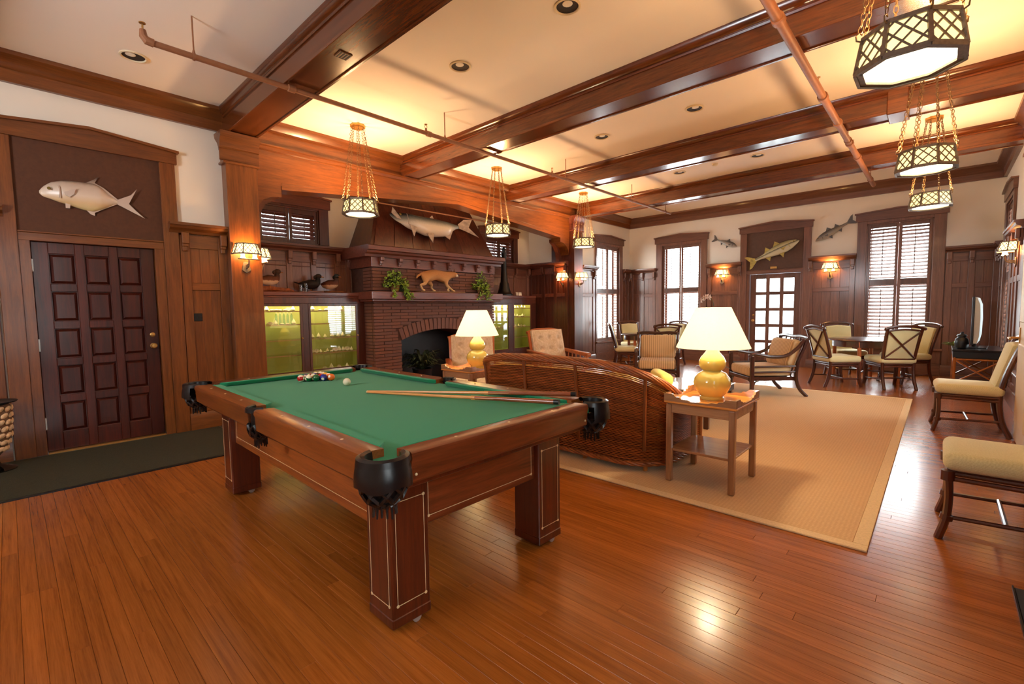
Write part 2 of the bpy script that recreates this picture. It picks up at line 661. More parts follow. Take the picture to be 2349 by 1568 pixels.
def grad_mat(name, stops, z0, z1, nscale=30, rough=0.35, axis=2, amp=0.25, spots=None):
    """colour of its own across the height of the thing (back to belly)"""
    m, nt, bs = new_mat(name)
    mp = mapping(nt)
    sx = nt.nodes.new('ShaderNodeSeparateXYZ')
    nt.links.new(mp.outputs[0], sx.inputs[0])
    mr = nt.nodes.new('ShaderNodeMapRange')
    mr.inputs['From Min'].default_value, mr.inputs['From Max'].default_value = z0, z1
    nt.links.new(sx.outputs[axis], mr.inputs[0])
    n = noise(nt, mp.outputs[0], nscale, 3, 0.7)
    f = math_n(nt, 'ADD', mr.outputs[0], math_n(nt, 'MULTIPLY', math_n(nt, 'SUBTRACT', n.outputs[0], 0.5), amp))
    r = ramp(nt, f, stops)
    nt.links.new(r.outputs[0], bs.inputs['Base Color'])
    bs.inputs['Roughness'].default_value = rough
    bump(nt, n.outputs[0], bs, 0.1, 0.004)
    return m

# ------------------------------------------------------------------ the room
class WallF:
    """frame of one wall: u along it, z up, d out into the room"""
    def __init__(s, ax, c, sg): s.ax, s.c, s.sg = ax, c, sg

    def box(s, mb, u0, u1, z0, z1, d0, d1):
        a, b = s.c + s.sg * d0, s.c + s.sg * d1
        return mb.box(a, b, u0, u1, z0, z1) if s.ax == 'x' else mb.box(u0, u1, a, b, z0, z1)

    def prism(s, mb, poly, d0, d1):
        return mb.prism(poly, s.ax, s.c + s.sg * d0, s.c + s.sg * d1)

    def along(s, mb, prof, u0, u1):
        """profile of (d, z) swept along the wall"""
        if s.ax == 'x': return mb.prism([(s.c + s.sg * d, z) for d, z in prof], 'y', u0, u1)
        return mb.prism([(s.c + s.sg * d, z) for d, z in prof], 'x', u0, u1)

    def pt(s, u, z, d):
        return (s.c + s.sg * d, u, z) if s.ax == 'x' else (u, s.c + s.sg * d, z)


WL, WF, WR, WB = WallF('x', XL, 1), WallF('y', YF, -1), WallF('x', XR, -1), WallF('y', YB, 1)
AX = -7.5
P1, P2 = (1.82, 2.16), (8.78, 9.12)
WAB, WAR = WallF('x', AX, 1), WallF('y', P2[0], -1)


def solid_with_holes(W, name, u0, u1, z0, z1, holes, t, mat):
    mb = MB()
    us = sorted({u0, u1} | {h[0] for h in holes} | {h[1] for h in holes})
    for a, b in zip(us, us[1:]):
        hs = [h for h in holes if h[0] <= a + 1e-6 and h[1] >= b - 1e-6]
        z = z0
        for h in sorted(hs, key=lambda h: h[2]):
            if h[2] > z: W.box(mb, a, b, z, h[2], -t, 0)
            z = h[3]
        if z < z1: W.box(mb, a, b, z, z1, -t, 0)
    return struct(mb.build(name, mat, smooth=False))


WZ0, WZ1 = 0.5, 2.9
win_l = (9.93, 11.0)
win_f2, win_f3 = (-5.36, -4.37), (-1.13, -0.15)
wall_left = solid_with_holes(WL, 'wall_left', YB, P1[0], 0, ZC, [(0.18, 1.13, 0.0, 2.05)], 0.2, PLASTER)
wall_left2 = solid_with_holes(WL, 'wall_left', P2[1], YF, 0, ZC, [(win_l[0], win_l[1], WZ0, WZ1)], 0.2, PLASTER)
wall_back = solid_with_holes(WF, 'wall_back', XL - 0.2, XR + 0.2, 0, ZC, [(*win_f2, WZ0, WZ1), (-3.25, -2.24, 0.0, 2.05), (*win_f3, WZ0, WZ1)], 0.2, PLASTER)
win_r = [(-0.4, 0.8), (7.1, 8.3), (9.96, 10.96)]
wall_right = solid_with_holes(WR, 'wall_right', YB, YF, 0, ZC, [(a, b, WZ0, WZ1) for a, b in win_r], 0.2, PLASTER)
wall_front = solid_with_holes(WB, 'wall_front', XL - 0.2, XR + 0.2, 0, ZC, [(x - 0.55, x + 0.55, 2.0, WZ1) for x in (-2.9,)], 0.2, PLASTER)  # unseen opening, set high to keep sky light off the floor
win_a = [(2.6, 3.52), (7.28, 8.2)]
wall_alcove = solid_with_holes(WAB, 'wall_alcove', P1[1] - 0.2, P2[0] + 0.2, 0, 3.4, [(a, b, 2.42, 2.97) for a, b in win_a], 0.15, PLASTER)
mb = MB().box(AX, XL, P1[1] - 0.34, P1[1] - 0.02, 0, 3.4).box(AX, XL, P2[0] + 0.003, P2[0] + 0.34, 0, 3.4).box(AX, XL, P1[1] - 0.1, P2[0] + 0.1, 3.36, 3.4)
mb.build('alcove_side_plaster', PLASTER, wall_alcove, smooth=False)
ceiling = struct(MB().box(XL - 0.2, XR + 0.2, YB - 0.2, YF + 0.2, ZC, ZC + 0.15).build('ceiling', CEIL, smooth=False))

# floor: subfloor, narrow pine boards laid along the beams
floor = struct(MB().box(AX - 0.2, XR + 0.2, YB - 0.2, YF + 0.2, -0.12, -0.022).build('floor', DARKHOLE, smooth=False))
planks = []
PWD = 0.064
y = YB
while y < YF:
    x = XL - rnd.uniform(0, 2.2)
    while x < XR + 0.2:
        ln = rnd.uniform(1.5, 3.6)
        a, b = max(x, XL - 0.01 if y < P1[1] or y > P2[0] else AX), min(x + ln, XR + 0.1)
        if b - a > 0.15: planks.append((a, b, y, min(y + PWD, YF), rnd.random()))
        x += ln
    y += PWD


def plank_geo(mb, a, b, y0, y1, t):
    mb.tone = t
    g, c = 0.0004, 0.0012
    z0, z1 = -0.022, 0.0
    vs = [(a + g, y0 + g, z0), (b - g, y0 + g, z0), (b - g, y1 - g, z0), (a + g, y1 - g, z0),
          (a + g, y0 + g, z1 - c), (b - g, y0 + g, z1 - c), (b - g, y1 - g, z1 - c), (a + g, y1 - g, z1 - c),
          (a + g + c, y0 + g + c, z1), (b - g - c, y0 + g + c, z1), (b - g - c, y1 - g - c, z1), (a + g + c, y1 - g - c, z1)]
    fs = [(0, 1, 5, 4), (1, 2, 6, 5), (2, 3, 7, 6), (3, 0, 4, 7), (4, 5, 9, 8), (5, 6, 10, 9), (6, 7, 11, 10), (7, 4, 8, 11), (8, 9, 10, 11)]
    mb.add(vs, fs)


def see(p):
    a, b, y0, y1, _ = p
    best = 99
    for k in range(7):
        q = Vector((lerp(a, b, k / 6), y0, 0)) - Vector((0, 0, 1.345))
        d = q.dot(_fw)
        if d > 0.2 and abs(q.dot(_r) / d) < 1.12 and abs(q.dot(_u) / d) < 0.75: best = min(best, q.length)
    return best


planks.sort(key=see)
for p in planks[:290]:
    mb = MB()
    plank_geo(mb, *p)
    mb.build('plank', FLOOR, floor, fix=False, smooth=False)
mb = MB()
for p in planks[290:]: plank_geo(mb, *p)
mb.build('planking', FLOOR, floor, fix=False, smooth=False, kind='stuff')

# ceiling beams
CROWN = [(0, 3.45), (0.045, 3.45), (0.045, 3.56), (0.06, 3.575), (0.07, 3.60), (0.10, 3.64), (0.135, 3.665), (0.14, 3.70), (0, 3.70)]


def beam(n, y0, y1):
    zb = 3.42
    o = struct(MB().box(XL + 0.02, XR - 0.02, y0, y1, zb + 0.012, ZC - 0.002).build('trim_%d' % n, WX))
    for sg, yy in ((-1, y0), (1, y1)):
        P = [(0, 3.60), (0.012, 3.60), (0.018, 3.615), (0.012, 3.63), (0.03, 3.64), (0.05, 3.67), (0.055, 3.699), (0, 3.699)]
        MB().prism([(yy + sg * a, z) for a, z in P], 'x', XL + 0.1, XR - 0.1).build('crown_moulding', WX, o)
        MB().box(XL + 0.02, XR - 0.02, yy - 0.022 * sg, yy + 0.004 * sg, zb, zb + 0.03).build('edge_strip', WX, o, bevel=0.003)
    return o


beams = [beam(1, 1.84, 2.16), beam(2, 4.29, 4.60), beam(3, 6.69, 7.0), beam(4, 8.99, 9.30), beam(5, -0.7, -0.38)]
# a boxed-in conduit strapped round the third beam
mb = MB().box(-0.52, -0.34, 6.655, 7.03, 3.40, 3.68)
mb.build('conduit_casing', WX, beams[2], bevel=0.008)
# small square vent in the soffit of the first beam
mb = MB().box(-3.73, -3.62, 1.94, 2.05, 3.424, 3.436)
v = mb.build('soffit_vent', plain('vent_plate', S(96, 58, 26), 0.5), beams[0], bevel=0.004)
for k in range(4): MB().box(-3.72, -3.63, 1.953 + k * 0.024, 1.965 + k * 0.024, 3.4225, 3.426).build('slat', DARKHOLE, v)


def crown(n, W, u0, u1, mat):
    mb = MB()
    W.along(mb, CROWN, u0, u1)
    return struct(mb.build('trim_%d' % n, mat))


crown(6, WL, YB, P1[0] + 0.05, WY)
crown(7, WL, P2[1] - 0.05, YF, WY)
crown(8, WF, XL, XR, FX)
crown(9, WR, YB, YF, FZ)

# pilasters at both ends of the inglenook
def pilaster(n, y0, y1, mz, my):
    o = struct(MB().box(XL - 0.5, -6.15, y0, y1, 0.0, 3.43).build('trim_%d' % n, mz, bevel=0.004))
    e = 0.02
    MB().box(XL - 0.1, -6.15 + 0.025, y0 - 0.03, y1 + 0.02, 3.075, 3.105).build('necking', my, o, bevel=0.006)
    P = [(0, 3.10), (0.012, 3.12), (0.012, 3.24), (0.03, 3.25), (0.035, 3.29), (0.05, 3.33), (0.08, 3.365), (0.09, 3.415), (0, 3.415)]
    mb = MB()
    mb.prism([(-6.15 + d, z) for d, z in P], 'y', y0 - 0.06, y1 + 0.02)
    mb.prism([(y0 - d * 0.7, z) for d, z in P], 'x', XL - 0.05, -6.15 + 0.01)
    mb.build('capital', my, o)
    MB().box(-6.16, -6.128, y0 - 0.02, y1 + 0.02, 0.0, 0.2).build('plinth', mz, o, bevel=0.006)
    return o


pilaster(10, *P1, WZ, WY)
pilaster(11, *P2, MZ, MY)

# arched header over the inglenook
yc = 5.43
hl = [(2.16, 2.55), (2.19, 2.66), (2.26, 2.75), (2.36, 2.80), (2.48, 2.815), (2.48, 2.90)]
hdr = hl + [(yc, 3.17)] + [(2 * yc + 0.04 - a, z) for a, z in reversed(hl)]
poly = hdr + [(P2[0], 3.44), (2.16, 3.44)]
hd = struct(MB().prism(poly, 'x', -6.52, -6.27).build('trim_12', WY))
MB().box(-6.52, -6.27, P1[1], P2[1], 3.42, 3.699).build('fascia_board', WY, hd)
mb = MB()
mb.prism([(-6.27 + d, z) for d, z in CROWN[4:-1] + [(0.0, 3.70), (0.0, 3.6)]], 'y', P1[1], P2[1])
mb.build('crown_moulding', WY, hd)
MB().prism([(-6.27, 3.36), (-6.235, 3.365), (-6.23, 3.40), (-6.21, 3.41), (-6.21, 3.425), (-6.27, 3.43)], 'y', P1[1], P2[0]).build('string_moulding', WY, hd)
arch_edge = [(a, z) for a, z in hdr[5:-5]]
mb = MB()
for (a, za), (b, zb) in zip(arch_edge, arch_edge[1:]):
    mb.prism([(a, za), (b, zb), (b, zb + 0.05), (a, za + 0.05)], 'x', -6.28, -6.25)
    mb.prism([(a, za + 0.075), (b, zb + 0.075), (b, zb + 0.085), (a, za + 0.085)], 'x', -6.28, -6.262)
mb.build('arch_bead', WY, hd)
# curved corbel under each end of the header, deeper in the alcove
for s_, y0 in ((1, P1[1]), (-1, P2[0])):
    K = [(0, 2.42), (0.10, 2.42), (0.10, 2.50), (0.13, 2.62), (0.20, 2.74), (0.32, 2.82), (0.34, 2.84), (0.34, 2.9), (0, 2.9)]
    MB().prism([(y0 + s_ * a, z) for a, z in K], 'x', -6.6, -6.5).build('corbel', MY, hd)


def peaked_header(parent, W, u0, u1, z0, z1, zp, mat, d=0.05):
    c = (u0 + u1) / 2
    mb = MB()
    W.prism(mb, [(u0 + 0.02, z0), (u1 - 0.02, z0), (u1 - 0.02, z1 - 0.025), (c, zp - 0.025), (u0 + 0.02, z1 - 0.025)], 0.001, d)
    W.prism(mb, [(u0, z1 - 0.025), (c, zp - 0.025), (u1, z1 - 0.025), (u1, z1), (c, zp), (u0, z1)], 0.001, d + 0.03)
    return mb.build('header', mat, parent)


def window(n, W, hole, cas, mz, ml, z0=WZ0, z1=WZ1, zm=(1.73, 1.79), header=(2.96, 3.12, 3.17), tilt=32, full=True, head_u=None, sw=0.031):
    u0, u1 = hole
    c0, c1 = cas
    root = sroot('window_%d' % n)
    mb = MB()
    W.box(mb, c0, u0, z0 if not full else 0.22, header[0], 0.001, 0.035)
    W.box(mb, u1, c1, z0 if not full else 0.22, header[0], 0.001, 0.035)
    W.box(mb, u0 - 0.001, u1 + 0.001, z1, header[0], 0.001, 0.035)
    mb.build('casing', mz, root, bevel=0.004)
    mb = MB()
    for a, b in ((u0, u0 + 0.02), (u1 - 0.02, u1)): W.box(mb, a, b, z0, z1, -0.19, 0.01)
    W.box(mb, u0, u1, z1 - 0.02, z1, -0.19, 0.01)
    W.box(mb, u0, u1, z0, z0 + 0.02, -0.19, 0.01)
    mb.build('jamb', mz, root)
    h0, h1 = head_u or (c0 - 0.05, c1 + 0.05)
    peaked_header(root, W, h0, h1, *header, ml)
    if full:
        mb = MB()
        W.box(mb, c0 - 0.03, c1 + 0.03, z0 - 0.04, z0, 0.001, 0.09)
        mb.build('sill', ml, root, bevel=0.008)
        mb = MB()
        W.box(mb, u0, u1, 0.22, z0 - 0.04, 0.001, 0.03)
        W.box(mb, c0, c1, 0, 0.22, 0.001, 0.05)
        mb.build('apron', ml, root, bevel=0.004)
    # glazed sash outside the shutters
    mb = MB()
    W.box(mb, u0 + 0.02, u1 - 0.02, z0 + 0.02, z1 - 0.02, -0.165, -0.16)
    mb.build('glass_pane', PANE, root, smooth=False)
    mb = MB()
    um, zz = (u0 + u1) / 2, (z0 + z1) / 2
    for a, b, p, q in ((u0 + 0.02, u0 + 0.07, z0 + 0.02, z1 - 0.02), (u1 - 0.07, u1 - 0.02, z0 + 0.02, z1 - 0.02), (um - 0.012, um + 0.012, z0 + 0.02, z1 - 0.02),
                       (u0 + 0.07, u1 - 0.07, z1 - 0.07, z1 - 0.02), (u0 + 0.07, u1 - 0.07, z0 + 0.02, z0 + 0.08), (u0 + 0.07, u1 - 0.07, zz - 0.02, zz + 0.02)):
        W.box(mb, a, b, p, q, -0.175, -0.15)
    mb.build('sash', mz, root)
    # louvred shutters: two leaves, each leaf one panel (upper / lower tier when tall)
    tiers = [(z0 + 0.02, zm[0]), (zm[1], z1 - 0.02)] if zm else [(z0 + 0.02, z1 - 0.02)]
    for a, b in ((u0 + 0.02, um - 0.004), (um + 0.004, u1 - 0.02)):
        sh = MB()
        fw = 0.045
        lo, hi = tiers[0][0], tiers[-1][1]
        W.box(sh, a, a + fw, lo, hi, -0.04, -0.008)
        W.box(sh, b - fw, b, lo, hi, -0.04, -0.008)
        W.box(sh, a + fw, b - fw, lo, lo + 0.06, -0.04, -0.008)
        W.box(sh, a + fw, b - fw, hi - 0.07, hi, -0.04, -0.008)
        if zm: W.box(sh, a + fw, b - fw, zm[0] - 0.03, zm[1] + 0.03, -0.04, -0.008)
        so = sh.build('shutter', mz, root, bevel=0.003)
        for (p, q) in tiers:
            p2 = p + (0.06 if p == lo else 0.03)
            q2 = q - (0.07 if q == hi else 0.03)
            k = max(2, round((q2 - p2) / 0.068))
            for i in range(k):
                zc_ = p2 + (i + 0.5) * (q2 - p2) / k
                sl = MB()
                ca, sa = math.cos(math.radians(tilt)), math.sin(math.radians(tilt))
                w2, t2 = sw, 0.004
                prof = []
                for e, f in ((-w2, -t2), (0, -t2 * 1.3), (w2, -t2), (w2, t2), (0, t2 * 1.3), (-w2, t2)):
                    prof.append((-0.024 + e * ca - f * sa, zc_ - e * sa + f * ca * 1.0))
                W.along(sl, prof, a + fw, b - fw)
                sl.build('slat', ml, so)
            rod = MB()
        bm_ = MB()
        for (p, q) in tiers:
            W.box(bm_, (a + b) / 2 - 0.006, (a + b) / 2 + 0.006, p + 0.1, q - 0.1, 0.012, 0.022)
        bm_.build('tilt_rod', mz, so)
    return root


window(1, WL, win_l, (9.86, 11.17), FZ, FX, head_u=(9.78, 11.24), tilt=8)
window(2, WF, win_f2, (-5.52, -4.22), FZ, FX, tilt=14)
window(3, WF, win_f3, (-1.28, 0.02), FZ, FX, tilt=40)
window(4, WR, win_r[2], (9.84, 11.12), FZ, FX)
window(5, WAB, win_a[0], (2.46, 3.68), MZ, MY, 2.42, 2.97, None, (3.0, 3.16, 3.24), full=False, tilt=54, sw=0.037)
window(6, WAB, win_a[1], (7.12, 8.34), MZ, MY, 2.42, 2.97, None, (3.0, 3.16, 3.24), full=False, tilt=54, sw=0.037)
window(7, WR, win_r[1], (6.95, 8.45), FZ, FX, tilt=20)
window(8, WR, win_r[0], (-0.54, 0.94), FZ, FX, tilt=42)


def wainscot(parent, W, u0, u1, stiles, mz, ml, zc=2.35, zm=(1.61, 1.69), cap=None, base=True, sw=0.09, boards=3, z0=0.2, brackets=True, ends=True):
    zf = zc - 0.23
    mb = MB()
    W.box(mb, u0, u1, z0, zc - 0.1, 0.0005, 0.006)
    mb.build('backing', mz, parent, smooth=False)
    if base:
        mb = MB()
        W.along(mb, [(0, 0), (0.045, 0), (0.045, 0.16), (0.03, 0.2), (0, 0.2)], u0, u1)
        mb.build('skirting', ml, parent)
    us = stiles
    for s_ in us:
        mb = MB()
        W.box(mb, s_ - sw / 2, s_ + sw / 2, z0, zf + 0.1, 0.001, 0.032)
        mb.build('stile', mz, parent, bevel=0.003)
        if brackets:
            mb = MB()
            for d0, d1, za, zb, w in ((0.03, 0.06, zf - 0.08, zc - 0.1, 0.05), (0.055, 0.10, zf + 0.0, zc - 0.1, 0.07), (0.03, 0.075, zf - 0.03, zf + 0.02, 0.06)):
                W.box(mb, s_ - w / 2, s_ + w / 2, za, zb, d0, d1)
            mb.build('bracket', mz, parent, bevel=0.008)
    for a, b in zip(us, us[1:]):
        p, q = a + sw / 2, b - sw / 2
        for za, zb, r in ((z0 + 0.08, zm[0], 'lower'), (zm[1], zf - 0.04, 'upper')):
            mb = MB()
            k = boards if isinstance(boards, int) else max(2, round((q - p) / boards))
            for i in range(k):
                W.box(mb, p + (q - p) * i / k, p + (q - p) * (i + 1) / k, za, zb, 0.004, 0.016)
            mb.build('panel', mz, parent, bevel=0.003)
        mb = MB()
        W.box(mb, p, q, z0, z0 + 0.08, 0.001, 0.028)
        W.box(mb, p, q, zm[0], zm[1], 0.001, 0.028)
        W.box(mb, p, q, zf - 0.04, zf + 0.1, 0.001, 0.028)
        mb.build('rail', ml, parent, bevel=0.003)
    ca, cb = cap or (u0, u1)
    mb = MB()
    W.along(mb, [(0, zc - 0.11), (0.045, zc - 0.11), (0.055, zc - 0.085), (0.10, zc - 0.06), (0.11, zc - 0.035), (0.125, zc - 0.03), (0.125, zc), (0, zc)], ca, cb)
    mb.build('cap_rail', ml, parent)


wainscot(wall_left, WL, 1.35, P1[0], [1.40, 1.775], WZ, WY, cap=(1.26, P1[0] + 0.07))
wainscot(wall_left, WL, YB, -0.04, [-2.5, -1.9, -1.3, -0.7, -0.09], WZ, WY, cap=(YB, 0.03))
wainscot(wall_left2, WL, P2[1], 9.86, [9.2, 9.78], FZ, FX, boards=3, cap=(P2[1] + 0.1, 9.9))
wainscot(wall_left2, WL, 11.17, YF, [11.22, 11.52], FZ, FX, boards=2)
wainscot(wall_back, WF, XL, -5.52, [-6.22, -5.9, -5.57], FZ, FX, boards=2)
wainscot(wall_back, WF, -4.22, -3.42, [-4.15, -3.46], FZ, FX, boards=4)
wainscot(wall_back, WF, -2.1, -1.28, [-2.06, -1.34], FZ, FX, boards=4)
wainscot(wall_back, WF, 0.02, XR, [0.08, 0.37, 0.68], FZ, FX, boards=2)
wainscot(wall_right, WR, 8.45, 9.84, [8.52, 9.0, 9.4, 9.78], FZ, FX, boards=3)
wainscot(wall_right, WR, 11.12, YF, [11.16, 11.52], FZ, FX, boards=2)
wainscot(wall_right, WR, 0.94, 6.95, [1.0, 1.8, 2.6, 3.4, 4.2, 5.0, 5.8, 6.88], FZ, FX, boards=4)
wainscot(wall_alcove, WAR, AX, -6.31, [-7.44, -7.03, -6.68, -6.36], MZ, MY, zc=2.42, boards=3)
wainscot(wall_alcove, WAB, P1[1], 4.05, [2.22, 2.62, 3.02, 3.40, 3.80, 4.0], AZ, AY, zc=2.40, zm=(2.06, 2.07), z0=1.6, base=False, boards=2)
wainscot(wall_alcove, WAB, 6.8, P2[0], [6.86, 7.1, 7.48, 7.86, 8.24, 8.7], AZ, AY, zc=2.40, zm=(2.06, 2.07), z0=1.6, base=False, boards=2)


def door(n, W, u0, u1, glazed, mz, ml, casm, casl, outer, knob_u, hinge_u=None, hz0=2.05, header=(2.98, 3.12, 3.19)):
    root = sroot('door_%d' % n)
    # frame: casings up to the header, dark lintel, boarded overdoor
    mb = MB()
    o0, o1 = outer
    W.box(mb, o0, o0 + 0.14, 0, header[0], 0.001, 0.04)
    W.box(mb, o1 - 0.14, o1, 0, header[0], 0.001, 0.04)
    mb.build('casing', casm, root, bevel=0.004)
    mb = MB()
    W.box(mb, o0 + 0.14, u0 - 0.004, 0, hz0, -0.1, 0.025)
    W.box(mb, u1 + 0.004, o1 - 0.14, 0, hz0, -0.1, 0.025)
    mb.build('jamb', casm, root, bevel=0.003)
    mb = MB()
    W.box(mb, o0 + 0.14, o1 - 0.14, hz0 - 0.004, hz0 + 0.07, -0.1, 0.03)
    W.box(mb, o0 + 0.14, o1 - 0.14, hz0 + 0.07, hz0 + 0.085, 0.001, 0.045)
    mb.build('lintel', casl, root, bevel=0.003)
    mb = MB()
    k = 5
    for i in range(k):
        W.box(mb, lerp(o0 + 0.14, o1 - 0.14, i / k), lerp(o0 + 0.14, o1 - 0.14, (i + 1) / k), hz0 + 0.085, header[0], 0.001, 0.012)
    mb.build('overdoor_panel', plain('overdoor_board', S(86, 46, 20), 0.7, var=0.12, vscale=30) if n == 1 else plain('far_overdoor_board', S(92, 62, 46), 0.7, var=0.1, vscale=20), root)
    peaked_header(root, W, o0 - 0.04, o1 + 0.04, *header, casl)
    mb = MB()
    W.box(mb, u0, u1, 0.001, 0.02, -0.12, 0.03)
    mb.build('threshold', BRASSY, root, bevel=0.003)
    # leaf
    leaf = MB()
    cw = (u1 - u0)
    cols = [(u0 + 0.115, u0 + 0.305), (u0 + 0.375, u0 + 0.565), (u0 + 0.635, u0 + 0.825)]
    sc_ = cw / 0.94
    cols = [(u0 + (a - u0) * sc_, u0 + (b - u0) * sc_) for a, b in cols]
    rows = [(0.2 + 0.362 * i, 0.49 + 0.362 * i) for i in range(5)]
    if not glazed: W.box(leaf, u0, u1, 0.022, hz0 - 0.006, -0.075, -0.055)
    edges = [u0] + [x for c in cols for x in c] + [u1]
    for a, b in ((edges[0], edges[1]), (edges[2], edges[3]), (edges[4], edges[5]), (edges[6], edges[7])):
        W.box(leaf, a, b, 0.022, hz0 - 0.006, -0.075, -0.03)
    zs = [0.022] + [x for r in rows for x in r] + [hz0 - 0.006]
    for i in range(0, len(zs), 2):
        for c in cols: W.box(leaf, c[0], c[1], zs[i], zs[i + 1], -0.075, -0.03)
    lo = leaf.build('leaf', mz, root, bevel=0.004)
    for c in cols:
        for r in rows:
            mb = MB()
            if glazed:
                W.box(mb, c[0], c[1], r[0], r[1], -0.056, -0.05)
                mb.build('pane', PANE, lo, smooth=False)
            else:
                i0, i1 = 0.006, 0.03
                vs = [W.pt(u, z, d) for d, m in ((-0.055, i0), (-0.035, i1)) for u, z in ((c[0] + m, r[0] + m), (c[1] - m, r[0] + m), (c[1] - m, r[1] - m), (c[0] + m, r[1] - m))]
                mb.add(vs, [(4, 5, 6, 7), (0, 1, 5, 4), (1, 2, 6, 5), (2, 3, 7, 6), (3, 0, 4, 7)])
                mb.build('panel', mz, lo, smooth=False)
    mb = MB()
    kx = knob_u
    prof = [(0.028, 0), (0.028, 0.008), (0.012, 0.012), (0.012, 0.03), (0.026, 0.04), (0.03, 0.055), (0.02, 0.068), (0.002, 0.07)]
    mb.lathe(prof, 16)
    nrm = Vector(W.pt(0, 0, 1)) - Vector(W.pt(0, 0, 0))
    M = Matrix.Translation(Vector(W.pt(kx, 1.0, -0.03))) @ nrm.to_track_quat('Z', 'Y').to_matrix().to_4x4()
    mb.xf(M)
    mb.build('knob', BRASSY, lo)
    mb = MB().lathe([(0.024, 0), (0.024, 0.01), (0.014, 0.016)], 16)
    mb.xf(Matrix.Translation(Vector(W.pt(kx, 1.12, -0.03))) @ nrm.to_track_quat('Z', 'Y').to_matrix().to_4x4())
    mb.build('deadbolt', BRASSY, lo)
    if hinge_u is not None:
        for z in (0.3, 1.06, 1.82):
            mb = MB()
            W.box(mb, hinge_u - 0.012, hinge_u + 0.012, z - 0.06, z + 0.06, -0.032, 0.0)
            mb.build('hinge', STEEL, lo, bevel=0.003)
    return root


struct(MB().box(XL - 0.26, XL - 0.2, 0.0, 1.3, 0, 2.2).build('wall_vestibule', BLACKM))  # added unseen panel, blocks sky leaking round the left door
d1 = door(1, WL, 0.19, 1.12, False, DOORZ, DOORY, WZ, WY, (-0.03, 1.35), 1.065, 0.186)
d2 = door(2, WF, -3.245, -2.245, True, FZ, FX, FZ, FX, (-3.46, -2.06), -3.17)
# a folded cream door standing open along the right wall
d3 = sroot('door_3')
CREAM = plain('cream_paint', S(226, 200, 160), 0.5, var=0.04, vscale=4)
MB().box(0.566, 0.606, 5.72, 6.62, 0.012, 2.1).build('leaf', CREAM, d3, bevel=0.004)
for za, zb in ((0.2, 0.95), (1.15, 1.95)):
    MB().box(0.552, 0.57, 5.84, 6.50, za, zb).build('panel', CREAM, d3, bevel=0.016)
MB().tube([(0.57, 6.54, 1.0), (0.50, 6.54, 1.0), (0.49, 6.52, 1.0), (0.49, 6.40, 0.995)], 0.011, 8).build('lever_handle', BRASSY, d3)
MB().box(0.558, 0.57, 6.51, 6.57, 0.9, 1.1).build('escutcheon', BRASSY, d3, bevel=0.004)
MB().box(0.606, 0.735, 5.70, 5.76, 0.012, 2.1).build('hinge_stile', CREAM, d3)

# dark switch plate by the left door
sw_ = tag(MB().box(XL + 0.0165, XL + 0.026, 1.42, 1.53, 1.255, 1.345).build('switch_plate', BLACKM, bevel=0.004), 'small dark switch plate on the oak panel right of the door', 'switch')
mb = MB()
for k in range(2): mb.box(XL + 0.026, XL + 0.032, 1.445 + k * 0.035, 1.46 + k * 0.035, 1.285, 1.315)
mb.build('toggle', BLACKM, sw_)

# ------------------------------------------------------------------ fireplace with hood
BX, BY0, BY1 = -6.76, 4.03, 6.79
fp = thing('fireplace', 'broad roman brick fireplace with arched opening and panelled hood', 'fireplace', (-7.1, yc, 0))
IV = Matrix.Translation(Vector((7.1, -yc, 0)))
oy0, oy1, zs_, R_ = 4.55, 6.27, 0.84, 2.36
zcen = zs_ + 0.16 - R_
ocen = (oy0 + oy1) / 2
arch = [(ocen + R_ * math.sin(t), zcen + R_ * math.cos(t)) for t in [lerp(-math.asin(0.86 / R_), math.asin(0.86 / R_), k / 16) for k in range(17)]]
core = [(BY0 + 0.03, 0), (oy0, 0)] + arch + [(oy1, 0), (BY1 - 0.03, 0), (BY1 - 0.03, 2.06), (BY0 + 0.03, 2.06)]
mb = MB().prism(core, 'x', AX + 0.02, BX - 0.02)
mb.xf(IV)
mb.build('masonry', MORTAR, fp, smooth=False)
mb = MB().box(AX + 0.02, AX + 0.06, oy0 - 0.05, oy1 + 0.05, 0, 1.2)
mb.xf(IV)
mb.build('firebox', BLACKM, fp)
unit = MB().box(-0.5, 0.5, -0.5, 0.5, -0.5, 0.5)
ub = unit.build('brick', BRICK, fp, bevel=0.02, smooth=False)
first = [True]


def brick(x0, x1, y0, y1, z0, z1, rx=0.0):
    o = ub if first[0] else ub.copy()
    if not first[0]: C.objects.link(o)
    first[0] = False
    o.location = ((x0 + x1) / 2 + 7.1, (y0 + y1) / 2 - yc, (z0 + z1) / 2)
    o.scale = (x1 - x0, y1 - y0, z1 - z0)
    o.rotation_euler = (rx, 0, 0)


CO, BLN, JN = 0.0525, 0.325, 0.008


def ring_half(z):
    """half width of the opening plus its brick ring at height z"""
    Ro = R_ + 0.21
    if z < zs_ - 0.02: return 0.86
    if z > zcen + Ro: return None
    return max(0.86 if z < zs_ else 0, math.sqrt(max(0, Ro * Ro - (z - zcen) ** 2)) if z >= zcen + Ro * math.cos(math.asin(0.98 / Ro)) else 0.93)


